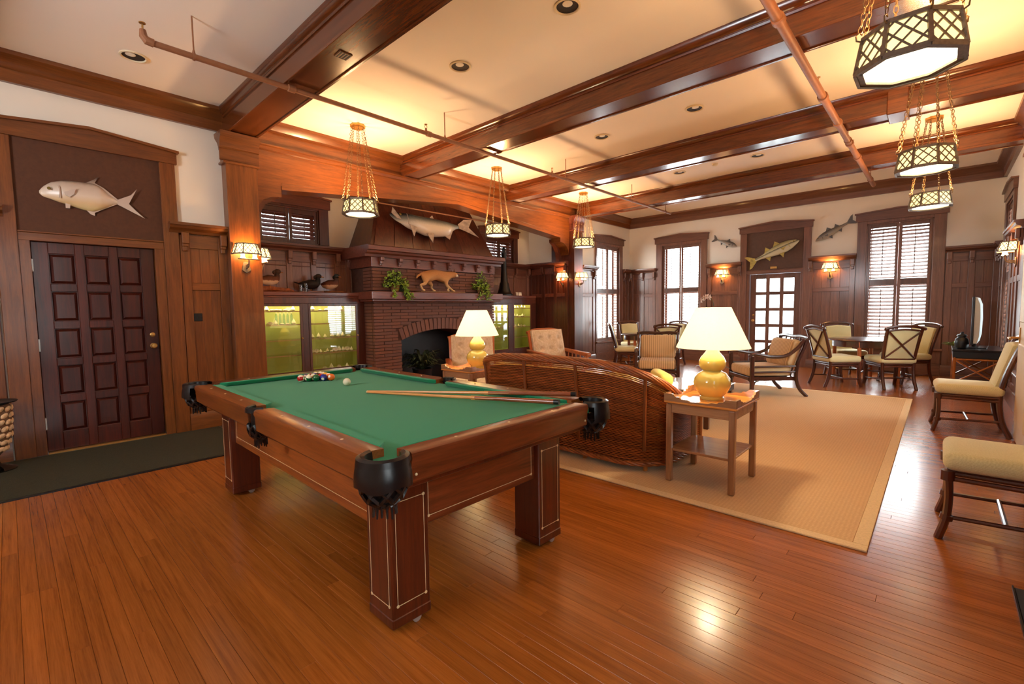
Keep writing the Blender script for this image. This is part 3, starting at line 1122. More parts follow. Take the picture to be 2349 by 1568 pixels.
row = 0
z = 0.0
while z < 2.03:
    zt = min(z + CO - JN, 2.05)
    if not (1.50 < z + 0.02 < 1.66):
        h = ring_half((z + zt) / 2)
        spans = [(BY0, BY1)] if h is None else [(BY0, ocen - h - 0.005), (ocen + h + 0.005, BY1)]
        st = BY0 - (0.155 if row % 2 else 0.0)
        k = 0
        while st + k * (BLN + JN) < BY1:
            a, b = st + k * (BLN + JN), st + k * (BLN + JN) + BLN
            k += 1
            for s0, s1 in spans:
                p, q = max(a, s0), min(b, s1)
                if q - p > 0.04: brick(BX - 0.05 - 0.0, BX + rnd.uniform(-0.004, 0.005), p, q, z, zt)
        # left return
        w = 0.29 if row % 2 else 0.135
        brick(-7.05, BX - 0.06 if row % 2 else BX - 0.055, BY0 - 0.005, BY0 + 0.06, z, zt)
    z += CO
    row += 1
th = math.asin(0.86 / R_)
nv = 20
for i in range(nv):
    t = lerp(-th, th, (i + 0.5) / nv)
    rr = R_ + 0.1
    cy, cz = ocen + rr * math.sin(t), zcen + rr * math.cos(t)
    brick(BX - 0.05, BX + rnd.uniform(0, 0.006), cy - 0.038, cy + 0.038, cz - 0.1, cz + 0.1, -t)


def fpart(name, mb, mat, **k):
    mb.xf(IV)
    return mb.build(name, mat, fp, **k)


# mantel shelf, frieze with brackets, upper shelf, hood
fpart('mantel_shelf', MB().box(AX + 0.05, -6.60, BY0 - 0.11, BY1 + 0.11, 1.53, 1.655), MY, bevel=0.008)
fpart('mantel_bead', MB().box(AX + 0.05, -6.63, BY0 - 0.08, BY1 + 0.08, 1.495, 1.53), MY, bevel=0.008)
fpart('frieze', MB().box(AX + 0.03, BX + 0.02, BY0 - 0.02, BY1 + 0.02, 2.055, 2.21), MY, bevel=0.003)
mb = MB()
mb.prism([(AX + 0.03, 2.21), (-6.70, 2.21), (-6.69, 2.25), (-6.63, 2.27), (-6.62, 2.30), (-6.57, 2.31), (-6.57, 2.37), (-6.60, 2.385), (AX + 0.03, 2.385)], 'y', BY0 - 0.16, BY1 + 0.16)
fpart('upper_shelf', mb, MY)
for i in range(8):
    yb = lerp(BY0 + 0.14, BY1 - 0.14, i / 7)
    m2 = MB()
    for d0, d1, za, zb, w in ((0.0, 0.03, 2.075, 2.21, 0.045), (0.02, 0.085, 2.15, 2.21, 0.06), (0.02, 0.055, 2.10, 2.15, 0.05)):
        m2.box(BX + 0.02 + d0, BX + 0.02 + d1, yb - w / 2, yb + w / 2, za, zb)
    fpart('bracket', m2, MY, bevel=0.007)
hb = [(AX + 0.03, BY0 - 0.02), (-6.76, BY0 - 0.02), (-6.76, BY1 + 0.02), (AX + 0.03, BY1 + 0.02)]
ht = [(AX + 0.03, 4.38), (-7.12, 4.38), (-7.12, 6.46), (AX + 0.03, 6.46)]
mb = MB().add([(x, y, 2.385) for x, y in hb] + [(x, y, 3.34) for x, y in ht], [(0, 1, 2, 3), (4, 5, 6, 7), (0, 1, 5, 4), (1, 2, 6, 5), (2, 3, 7, 6), (3, 0, 4, 7)])
fpart('hood', mb, MZ, smooth=False)
mb = MB()
for k in range(7):
    f0, f1 = k / 7, (k + 0.985) / 7
    q = []
    for f, dd in ((f0, 0.012), (f1, 0.012)):
        q += [(-6.76 + dd, lerp(BY0 + 0.04, BY1 - 0.04, f), 2.40), (-7.12 + dd, lerp(4.44, 6.40, f), 3.335)]
    b_ = [(x - 0.014, y_, z_) for x, y_, z_ in q]
    mb.add(q + b_, [(0, 2, 3, 1), (0, 1, 5, 4), (2, 6, 7, 3), (0, 4, 6, 2), (1, 3, 7, 5)])
fpart('hood_boards', mb, MZ, bevel=0.004, smooth=False)

# ------------------------------------------------------------------ display cabinets either side of the fireplace
def cabinet(label, y0, y1, doors, lit, group):
    cy = (y0 + y1) / 2
    t = thing('display_cabinet', label, 'cabinet', (-7.25, cy, 0), 0, group)
    M = Matrix.Translation(Vector((7.25, -cy, 0)))

    def part(name, mb, mat, parent=t, **k):
        mb.xf(M)
        return mb.build(name, mat, parent, **k)
    xb, xf_ = AX + 0.035, -7.06
    m = MB()
    m.box(xb, xb + 0.02, y0, y1, 0.0, 1.56).box(xb, xf_, y0, y0 + 0.02, 0, 1.56).box(xb, xf_, y1 - 0.02, y1, 0, 1.56).box(xb, xf_, y0, y1, 0.40, 0.43).box(xb, xf_, y0, y1, 1.54, 1.56)
    part('carcass', m, GREENB)
    m = MB()
    m.box(xf_, xf_ + 0.025, y0, y1, 0.0, 0.40).box(xf_, xf_ + 0.025, y0, y1, 1.47, 1.56)
    e = [y0] + [v for d in doors for v in d] + [y1]
    for i in range(0, len(e), 2): m.box(xf_, xf_ + 0.025, e[i], e[i + 1], 0.40, 1.47)
    part('face_frame', m, MZ, bevel=0.003)
    m = MB().box(AX + 0.03, -7.015, y0 - 0.0, y1 + 0.0, 1.585, 1.64).box(AX + 0.03, -7.03, y0, y1, 1.56, 1.585)
    part('cornice_top', m, MY, bevel=0.006)
    for a, b in doors:
        m = MB()
        f = 0.035
        m.box(xf_ + 0.004, xf_ + 0.03, a, a + f, 0.40, 1.47).box(xf_ + 0.004, xf_ + 0.03, b - f, b, 0.40, 1.47)
        m.box(xf_ + 0.004, xf_ + 0.03, a + f, b - f, 0.40, 0.46).box(xf_ + 0.004, xf_ + 0.03, a + f, b - f, 1.43, 1.47)
        d = part('door', m, MZ, bevel=0.003)
        part('glass_pane', MB().box(xf_ + 0.012, xf_ + 0.016, a + f, b - f, 0.46, 1.43), CABGLASS, d, smooth=False)
        part('knob', MB().sphere((xf_ + 0.04, a + f / 2 if a > cy else b - f / 2, 0.95), 0.012, 10, 6), BRASSY, d)
    for z in (0.70, 0.93, 1.16, 1.36):
        part('shelf', MB().box(xb + 0.02, xf_ - 0.05, y0 + 0.02, y1 - 0.02, z - 0.010, z), SHELFG, smooth=False)
        part('shelf_lip', MB().box(xf_ - 0.05, xf_ - 0.042, y0 + 0.02, y1 - 0.02, z - 0.014, z + 0.002), SHELFW)
    part('light_strip', MB().box(xf_ - 0.04, xf_ - 0.02, y0 + 0.15, y1 - 0.15, 1.515, 1.538), emit('strip_light', (1.0, 0.85, 0.45, 1), 2.0))
    l = bpy.data.lights.new('cabinet_light', 'AREA')
    l.shape, l.size, l.size_y, l.energy, l.color = 'RECTANGLE', 0.06, y1 - y0 - 0.3, lit, (1.0, 0.82, 0.45)
    o = bpy.data.objects.new('cabinet_light', l)
    C.objects.link(o)
    o.parent = t
    o.location = (0.12, 0, 1.51)
    o.rotation_euler = (0, math.radians(25), 0)
    o['kind'] = 'helper'
    return t


CAB1 = cabinet('mahogany glazed display cabinet left of the fireplace, green inside', 2.18, 4.02, [(2.34, 3.0), (3.09, 3.90)], 7, None)
CAB2 = cabinet('mahogany glazed display cabinet right of the fireplace, green inside', 6.80, 8.46, [(6.92, 7.55), (7.67, 8.31)], 7, None)

# ------------------------------------------------------------------ pool table, balls, cues
TX, TY, TR = -2.76, 1.58, -0.018
TL, TW, TZ = 2.70, 1.42, 0.82
pt_ = thing('pool_table', 'antique dark wood pool table with green cloth and black leather pockets', 'pool table', (TX, TY, 0), TR)
hx, hy = TL / 2, TW / 2
RW = 0.105            # wooden rail width
CW = 0.05             # rubber cushion width
BZ = TZ - 0.036       # playing surface
ix, iy = hx - RW, hy - RW
cut = 0.085           # rails stop short of the pockets
mid = 0.06
# cloth bed with notches at the pockets
mb = MB()
poly = [(-ix - 0.062, -iy + 0.05), (-ix - 0.062, -iy - 0.03), (-ix - 0.03, -iy - 0.062), (-ix + 0.05, -iy - 0.062), (-ix + 0.07, -iy), (-mid, -iy), (-mid, -iy - 0.03), (mid, -iy - 0.03), (mid, -iy), (ix - 0.07, -iy), (ix - 0.05, -iy - 0.062), (ix + 0.03, -iy - 0.062), (ix + 0.062, -iy - 0.03), (ix + 0.062, -iy + 0.05), (ix, -iy + 0.07), (ix, iy - 0.07), (ix + 0.062, iy - 0.05), (ix + 0.062, iy + 0.03), (ix + 0.03, iy + 0.062), (ix - 0.05, iy + 0.062), (ix - 0.07, iy), (mid, iy), (mid, iy + 0.03), (-mid, iy + 0.03), (-mid, iy), (-ix + 0.07, iy), (-ix + 0.05, iy + 0.062), (-ix - 0.03, iy + 0.062), (-ix - 0.062, iy + 0.03), (-ix - 0.062, iy - 0.05), (-ix, iy - 0.07), (-ix, -iy + 0.07)]
mb.prism(poly, 'z', BZ - 0.03, BZ)
mb.build('cloth_bed', BAIZE, pt_, smooth=False)
mb = MB().box(-ix - 0.03, ix + 0.03, -iy - 0.03, iy + 0.03, BZ - 0.07, BZ - 0.031)
mb.build('slate_frame', TABZ, pt_)


def rail(x0, x1, y, sg, alongx):
    """one wooden rail with its rubber cushion; sg is the outward side"""
    mb = MB()
    P = [(0, TZ - 0.005), (RW - 0.015, TZ), (RW - 0.004, TZ - 0.006), (RW, TZ - 0.025), (RW - 0.006, TZ - 0.04), (RW - 0.01, TZ - 0.115), (RW - 0.02, TZ - 0.125), (0, TZ - 0.125)]
    pr = [(y + sg * d, z) for d, z in P]
    mb.prism(pr, 'x' if alongx else 'y', x0, x1)
    mb.build('rail', TABW if alongx else WTY, pt_)
    mb = MB()
    e = 0.045
    a, b = (x0 + (0.028 if abs(x0) > 0.1 else 0), x1 - (0.028 if abs(x1) > 0.1 else 0))
    zt, zb = TZ - 0.004, BZ + 0.002
    Q = []
    for s_, xx, ins in ((0, a, e), (1, b, -e)):
        Q += [(xx, y, zt), (xx, y, zb), (xx + ins, y - sg * CW, zt + 0.001), (xx + ins, y - sg * (CW - 0.018), zb)]
    if not alongx: Q = [(q[1], q[0], q[2]) for q in Q]
    mb.add(Q, [(0, 4, 6, 2), (2, 6, 7, 3), (0, 1, 5, 4), (1, 3, 7, 5), (0, 2, 3, 1), (4, 5, 7, 6)])
    mb.build('cushion', BAIZE, pt_, bevel=0.004)


WTY = wood('pool_table_end_wood', S(132, 62, 30), S(72, 28, 13), 'y', rough=0.28, coat=0.5)
for sg in (-1, 1):
    rail(-hx + cut + 0.055, -mid, sg * iy, sg, True)
    rail(mid, hx - cut - 0.055, sg * iy, sg, True)
    rail(-hy + cut + 0.055, hy - cut - 0.055, sg * ix, sg, False)
# sights
mb = MB()
for k in (-0.75, -0.5, -0.25, 0.25, 0.5, 0.75):
    for sg in (-1, 1): mb.lathe([(0.007, TZ - 0.004), (0.007, TZ - 0.0005)], 10, (k * hx * 0.96, sg * (iy + RW * 0.5), 0))
for k in (-0.45, 0, 0.45):
    for sg in (-1, 1): mb.lathe([(0.007, TZ - 0.004), (0.007, TZ - 0.0005)], 10, (sg * (ix + RW * 0.5), k * hy, 0))
mb.build('sight', BONE, pt_, kind='stuff')
# bolts on the near end
for yy in (-0.55, 0.55):
    for sg in (-1, 1): MB().sphere((sg * (hx - 0.008), yy, TZ - 0.09), 0.006, 8, 5).build('bolt', BONE, pt_)


def pocket(cx, cy, ang, corner):
    """leather pocket: collar, shield and a fringed basket"""
    M = Matrix.Translation((cx, cy, 0)) @ Matrix.Rotation(ang, 4, 'Z')
    r = 0.085 if corner else 0.062
    mb = MB()

    def fn(u, v):
        t = lerp(-2.25, 2.25, u) if corner else lerp(-1.55, 1.55, u)
        prof = [(r * 0.72, TZ - 0.03), (r * 0.76, TZ + 0.004), (r * 0.95, TZ + 0.009), (r * 1.12, TZ + 0.002), (r * 1.16, TZ - 0.02)]
        k = v * 4
        i = min(3, int(k))
        rr = lerp(prof[i][0], prof[i + 1][0], k - i)
        zz = lerp(prof[i][1], prof[i + 1][1], k - i)
        return (rr * math.cos(t), rr * math.sin(t), zz)
    mb.grid(fn, 26, 9)
    mb.xf(M)
    col = mb.build('pocket', BLACK, pt_)
    mb = MB()

    def fs(u, v):
        t = lerp(-1.6, 1.6, u)
        rr = r * (1.13 + 0.04 * math.sin(v * PI) + (0.10 * v))
        hem = 0.012 * math.cos(u * 4 * PI)
        zz = lerp(TZ - 0.02, TZ - 0.10 - hem * 0.6, v)
        w = 1.0 if corner else 0.85
        return (rr * math.cos(t) * (1 if corner else 0.55), rr * math.sin(t) * w, zz)
    mb.grid(fs, 22, 8)
    mb.xf(M)
    mb.build('shield', BLACK, col)
    # woven leather basket narrowing to a fringe
    mb = MB()
    r0 = r * 1.0
    prof = [(r0 * 0.98, TZ - 0.09), (r0 * 0.94, TZ - 0.12), (r0 * 0.78, TZ - 0.15), (r0 * 0.5, TZ - 0.168), (r0 * 0.44, TZ - 0.176)]
    nst = 9
    for k in range(nst):
        for s_ in (-1, 1):
            pts = []
            for i in range(9):
                f = i / 8
                a = 2 * PI * k / nst + s_ * f * 1.3
                q = f * 4
                j = min(3, int(q))
                rr, zz = lerp(prof[j][0], prof[j + 1][0], q - j), lerp(prof[j][1], prof[j + 1][1], q - j)
                pts.append((rr * math.cos(a), rr * math.sin(a), zz))
            mb.tube(pts, 0.009, 5)
    mb.lathe([(a * 0.86, b) for a, b in prof], 16, cap=False)
    for k in range(14):
        a = 2 * PI * k / 14
        mb.tube([(r0 * 0.46 * math.cos(a), r0 * 0.46 * math.sin(a), TZ - 0.17), (r0 * 0.5 * math.cos(a), r0 * 0.5 * math.sin(a), TZ - 0.212 - 0.006 * (k % 3))], [0.006, 0.004], 5)
    mb.xf(M)
    mb.build('fringe', BLACK, col)
    return col


q = 0.045
pocket(hx - q, -hy + q, -PI / 4, True)
pocket(hx - q, hy - q, PI / 4, True)
pocket(-hx + q, hy - q, 3 * PI / 4, True)
pocket(-hx + q, -hy + q, -3 * PI / 4, True)
pocket(0, -hy + 0.05, -PI / 2, False)
pocket(0, hy - 0.05, PI / 2, False)
mb = MB()
mb.box(ix, ix + 0.02, -0.02, 0.02, 0.5, 0.51)

# cabinet aprons and four square legs with bone string inlay
lx, ly, lw = 1.16 - 0.095, 0.56 - 0.095, 0.19
mb = MB().box(-lx, lx, -ly - 0.06, -ly - 0.03, 0.40, 0.67)
mb.build('apron', TABW, pt_, bevel=0.004)
mb = MB().box(-lx, lx, ly + 0.03, ly + 0.06, 0.40, 0.67)
mb.build('apron', TABW, pt_, bevel=0.004)
for sg in (-1, 1):
    mb = MB().box(sg * (lx + 0.03), sg * (lx + 0.06), -ly, ly, 0.40, 0.67)
    mb.build('apron', WTY, pt_, bevel=0.004)
mb = MB().box(-hx + 0.05, hx - 0.05, -hy + 0.05, hy - 0.05, 0.665, 0.70)
mb.build('underframe', TABZ, pt_, bevel=0.004)
mb = MB()


def string(mb, fix, d, a0, a1, z0, z1, ax):
    """a thin rectangle of inlay with a dot at each corner, on the plane ax = fix"""
    w, e = 0.0025, 0.0012 * d
    def rb(p0, p1, q0, q1):
        if ax == 'x': mb.box(fix, fix + e, p0, p1, q0, q1)
        else: mb.box(p0, p1, fix, fix + e, q0, q1)
    rb(a0, a1, z0 - w / 2, z0 + w / 2); rb(a0, a1, z1 - w / 2, z1 + w / 2)
    rb(a0 - w / 2, a0 + w / 2, z0, z1); rb(a1 - w / 2, a1 + w / 2, z0, z1)
    for a in (a0, a1):
        for z in (z0, z1):
            n = 8
            c = [(a + 0.007 * math.cos(2 * PI * k / n), z + 0.007 * math.sin(2 * PI * k / n)) for k in range(n)]
            mb.prism(c, ax, fix, fix + e * 1.6)


ml_ = MB()
string(ml_, lx + 0.06, 1, -ly + 0.12, ly - 0.12, 0.435, 0.62, 'x')
string(ml_, -ly - 0.06, -1, -lx + 0.13, lx - 0.13, 0.45, 0.63, 'y')
ml_.build('inlay', BONE, pt_, smooth=False)
for sx in (-1, 1):
    for sy in (-1, 1):
        cx, cy = sx * lx, sy * ly
        mb = MB().cbox(cx, cy, 0.365, lw, lw, 0.60)
        lg = mb.build('leg', TABZ, pt_, bevel=0.006)
        MB().cbox(cx, cy, 0.048, lw + 0.004, lw + 0.004, 0.046).build('foot_band', TABZ, lg, bevel=0.005)
        mb = MB()
        e = lw / 2
        string(mb, cx + sx * e, sx, cy - 0.07, cy + 0.07, 0.12, 0.56, 'x')
        string(mb, cy + sy * e, sy, cx - 0.07, cx + 0.07, 0.12, 0.56, 'y')
        mb.build('inlay', BONE, lg, smooth=False)
        mb = MB().tube([(cx + 0.055, cy + 0.03, 0.022), (cx + 0.085, cy + 0.03, 0.022)], 0.022, 14)
        mb.cbox(cx + 0.06, cy + 0.012, 0.03, 0.03, 0.03, 0.02)
        mb.build('caster', STEEL, lg)

# balls
def ball_mat(name, col, stripe):
    m, nt, bs = new_mat(name)
    mp = mapping(nt)
    sx = nt.nodes.new('ShaderNodeSeparateXYZ')
    nt.links.new(mp.outputs[0], sx.inputs[0])
    W_ = S(238, 226, 196)
    c = col
    if stripe:
        f = math_n(nt, 'LESS_THAN', math_n(nt, 'ABSOLUTE', sx.outputs[2]), 0.0155)
        c = mixrgb(nt, f, W_, col)
    # number disc
    g = math_n(nt, 'GREATER_THAN', math_n(nt, 'ABSOLUTE', sx.outputs[0]), 0.0258)
    c2 = mixrgb(nt, g, c, W_)
    nt.links.new(c2, bs.inputs['Base Color'])
    bs.inputs['Roughness'].default_value = 0.08
    bs.inputs['Coat Weight'].default_value = 0.5
    return m


cols = {'yellow': S(236, 170, 30), 'blue': S(24, 36, 130), 'red': S(186, 24, 22), 'purple': S(70, 24, 90), 'orange': S(236, 110, 24), 'green': S(16, 92, 44), 'maroon': S(110, 20, 26), 'black': S(16, 14, 16)}
order = [('red', 1), ('green', 1), ('green', 0), ('blue', 0), ('orange', 0), ('purple', 0), ('yellow', 1), ('red', 0), ('orange', 1), ('maroon', 0), ('black', 0), ('yellow', 0), ('blue', 1), ('purple', 1), ('maroon', 1)]
BR = 0.0286
names = {}
bmats = {}
# triangle: its five-ball base row faces the camera
k = 0
rackO = Vector((-3.80, 1.69, 0))
nearR, nearL = Vector((-3.665, 1.745, 0)), Vector((-3.795, 1.575, 0))
vx = Vector((-0.55, -0.83, 0)).normalized()       # along the base row, towards the door
vy = Vector((-0.83, 0.55, 0)).normalized()        # away from the camera
base0 = Vector((-3.625, 1.755, 0))
rowname = ['front row', 'second row', 'third row', 'fourth row', 'back']
for r_ in range(5):
    for j in range(5 - r_):
        cn, st = order[k]
        k += 1
        p = base0 + vx * (2 * BR * (4 - r_ - j) + BR * r_) + vy * (r_ * 1.732 * BR)
        p = base0 + vx * (2 * BR * (4 - j - r_) + BR * r_) + vy * (r_ * 1.732 * BR)
        key = (cn, st)
        if key not in bmats: bmats[key] = ball_mat('ball_%s%s' % (cn, '_striped' if st else ''), cols[cn], st)
        b = MB().sphere((0, 0, 0), BR, 24, 16).build('pool_ball', bmats[key], ang=180)
        b.location = (p.x, p.y, BZ + BR)
        b.rotation_euler = (rnd.uniform(-0.5, 0.5), rnd.uniform(-0.5, 0.5), {('blue', 0): -0.75, ('red', 1): 0.6}.get(key, rnd.uniform(0.6, 2.6)))
        lab = '%s %s pool ball in the %s of the racked triangle' % ('white and ' + cn if st else 'plain ' + cn, 'striped' if st else '', rowname[r_])
        tag(b, ' '.join(lab.split()), 'ball', 'pool balls racked in a triangle')
cb = MB().sphere((0, 0, 0), BR * 1.02, 28, 18).build('cue_ball', plain('ivory_ball', S(236, 222, 186), 0.1, coat=0.5, var=0.02), ang=180)
cb.location = (-3.276, 1.706, BZ + BR * 1.02)
tag(cb, 'ivory white cue ball alone in front of the racked balls', 'ball')


def cue(p, q, label):
    p, q = Vector(p), Vector(q)
    d = q - p
    L = d.length
    t = bpy.data.objects.new('pool_cue', None)
    C.objects.link(t)
    t.location = p
    t.rotation_mode = 'QUATERNION'
    t.rotation_quaternion = d.to_track_quat('X', 'Z')
    tag(t, label, 'cue', 'pool cues lying on the table')
    MB().tube([(0.01, 0, 0), (L * 0.5, 0, 0), (L * 0.62, 0, 0)], [0.0062, 0.0095, 0.0105], 12).build('shaft', CUEW, t)
    MB().tube([(L * 0.62, 0, 0), (L - 0.03, 0, 0)], [0.0108, 0.0148], 12).build('butt', CUEB, t)
    mb = MB()
    for k in range(4):
        a = 2 * PI * k / 4
        mb.bar((L * 0.60, 0.0105 * math.cos(a), 0.0105 * math.sin(a)), (L * 0.74, 0.0108 * math.cos(a), 0.0108 * math.sin(a)), 0.006, 0.004, w2=0.001, h2=0.001)
    mb.build('splice', CUEW, t)
    MB().tube([(L - 0.03, 0, 0), (L, 0, 0)], [0.0152, 0.0146], 12).build('bumper', BLACK, t)
    MB().tube([(0, 0, 0), (0.011, 0, 0)], 0.006, 10).build('tip', plain('chalk_tip', S(206, 170, 120), 0.8), t)
    return t


cue((-2.87, 1.635, BZ + 0.007), (-1.50, 1.995, TZ + 0.018), 'maple pool cue nearer the front, butt resting on the end rail')
cue((-2.90, 1.655, BZ + 0.007), (-1.565, 2.245, TZ + 0.018), 'maple pool cue behind the other, butt by the far corner pocket')

# ------------------------------------------------------------------ lantern pendants
def link_mesh():
    mb = MB()
    L_, W_, r = 0.021, 0.0105, 0.0026
    pts = []
    for k in range(10):
        a = 2 * PI * k / 10
        pts.append((W_ * math.cos(a), 0, L_ * math.sin(a)))
    mb.tube(pts, r, 4, closed=True)
    return mb


LINK = link_mesh()


def chain(mb, p, q, step=0.033):
    p, q = Vector(p), Vector(q)
    d = q - p
    n = max(2, round(d.length / step))
    Q = d.to_track_quat('Z', 'X')
    for i in range(n):
        M = Matrix.Translation(p + d * ((i + 0.5) / n)) @ (Q @ Matrix.Rotation(PI / 2 * (i % 2), 3, 'Z').to_quaternion()).to_matrix().to_4x4()
        i0 = len(mb.v)
        mb.add(LINK.v, LINK.f)
        mb.xf(M, i0)


def pendant(label, loc, drop, power):
    t = thing('lantern_pendant', label, 'pendant light', loc, 0, 'octagonal lantern pendants')
    R0, R1, H = 0.226, 0.198, 0.165
    def pt(r, k, z, off=0.0):
        a = 2 * PI * (k + 0.5) / 8
        return Vector((r * math.cos(a), r * math.sin(a), z))
    mb = MB()
    for k in range(8):
        for r, z, w in ((R0, 0.0, 0.024), (R1, H, 0.02)):
            mb.bar(pt(r, k, z), pt(r, k + 1, z), 0.014, w)
        mb.bar(pt(R0 * 0.93, k, 0.0), pt(R0 * 0.93, k + 1, 0.0), 0.036, 0.012)
        mb.bar(pt(R0, k, 0), pt(R1, k, H), 0.018, 0.014, up=(math.cos(2 * PI * (k + 0.5) / 8), math.sin(2 * PI * (k + 0.5) / 8), 0))
    mb.build('frame', IRON, t, smooth=False)
    mb = MB()
    for k in range(8):
        A, B, Cc, D = pt(R0 * 1.0, k, 0.012), pt(R0, k + 1, 0.012), pt(R1, k + 1, H - 0.01), pt(R1, k, H - 0.01)
        nrm = ((A + B) / 2); nrm.z = 0; nrm.normalize()
        P = lambda u, v: A.lerp(B, u).lerp(D.lerp(Cc, u), v)
        for c in (-0.68, -0.24, 0.20, 0.64):
            u0, u1, v0, v1 = c, c + 0.84, 0.0, 1.0
            if u0 < 0: v0, u0 = -c / 0.84, 0.0
            if u1 > 1: v1, u1 = (1 - c) / 0.84, 1.0
            mb.bar(P(u0, v0), P(u1, v1), 0.009, 0.004, up=nrm)
            mb.bar(P(u0, 1 - v0), P(u1, 1 - v1), 0.009, 0.005, up=nrm)
    mb.build('lattice', IRON, t, smooth=False)
    for k in range(8):
        s_ = 0.975
        mb = MB().add([pt(R0 * s_, k, 0.012), pt(R0 * s_, k + 1, 0.012), pt(R1 * s_, k + 1, H - 0.01), pt(R1 * s_, k, H - 0.01),
                       pt(R0 * s_ - 0.004, k, 0.012), pt(R0 * s_ - 0.004, k + 1, 0.012), pt(R1 * s_ - 0.004, k + 1, H - 0.01), pt(R1 * s_ - 0.004, k, H - 0.01)],
                      [(0, 1, 2, 3), (7, 6, 5, 4), (0, 4, 5, 1), (1, 5, 6, 2), (2, 6, 7, 3), (3, 7, 4, 0)])
        mb.build('glass_pane', LGLASS, t, smooth=False)
    mb = MB().prism([(pt(R0 * 0.9, k, 0).x, pt(R0 * 0.9, k, 0).y) for k in range(8)], 'z', 0.007, 0.014)
    mb.build('diffuser', DIFF, t, smooth=False)
    mb = MB().prism([(pt(0.095, k, 0).x, pt(0.095, k, 0).y) for k in range(8)], 'z', drop - 0.03, drop)
    mb.prism([(pt(0.075, k, 0).x, pt(0.075, k, 0).y) for k in range(8)], 'z', drop - 0.042, drop - 0.03)
    mb.build('canopy', BRASSY, t, bevel=0.003)
    for k in range(8):
        mb = MB()
        chain(mb, pt(0.075, k, drop - 0.04), pt(R1 + 0.012, k, H + 0.035))
        ch = mb.build('chain', CHAINM, t, fix=False)
        a = 2 * PI * (k + 0.5) / 8
        o = pt(R1 + 0.012, k, H + 0.02)
        e = Vector((math.cos(a), math.sin(a), 0))
        m2 = MB().tube([o - e * 0.01 + Vector((0, 0, -0.03)), o + e * 0.014 + Vector((0, 0, -0.02)), o + e * 0.016 + Vector((0, 0, 0.002)), o + Vector((0, 0, 0.014)), o - e * 0.012 + Vector((0, 0, 0.004))], 0.004, 6)
        m2.build('hook', CHAINM, ch)
    lamp_point('pendant_light', (0, 0, H * 0.75), power, (1.0, 0.60, 0.30), 0.09, t)
    return t


pl = [((-5.545, 3.17, 2.585), 'octagonal lattice lantern pendant hanging left of the hood, nearest the left door'),
      ((-5.555, 5.70, 2.585), 'octagonal lattice lantern pendant hanging before the middle of the arched header'),
      ((-5.49, 8.17, 2.60), 'octagonal lattice lantern pendant hanging before the far end of the arched header'),
      ((-0.165, 3.13, 2.525), 'largest octagonal lattice lantern pendant, hanging close overhead at the top right'),
      ((-0.15, 5.71, 2.545), 'second octagonal lantern pendant of the right row, below the nearest one'),
      ((-0.155, 8.17, 2.58), 'last octagonal lantern pendant of the right row, before the far shuttered window')]
p0 = None
for loc, lab in pl:
    if p0 is None:
        p0 = pendant(lab, loc, ZC - loc[2], 66)
        pl_kids = p0
    else:
        p = pendant(lab, loc, ZC - loc[2], 66 if loc[0] < -2 else 36)

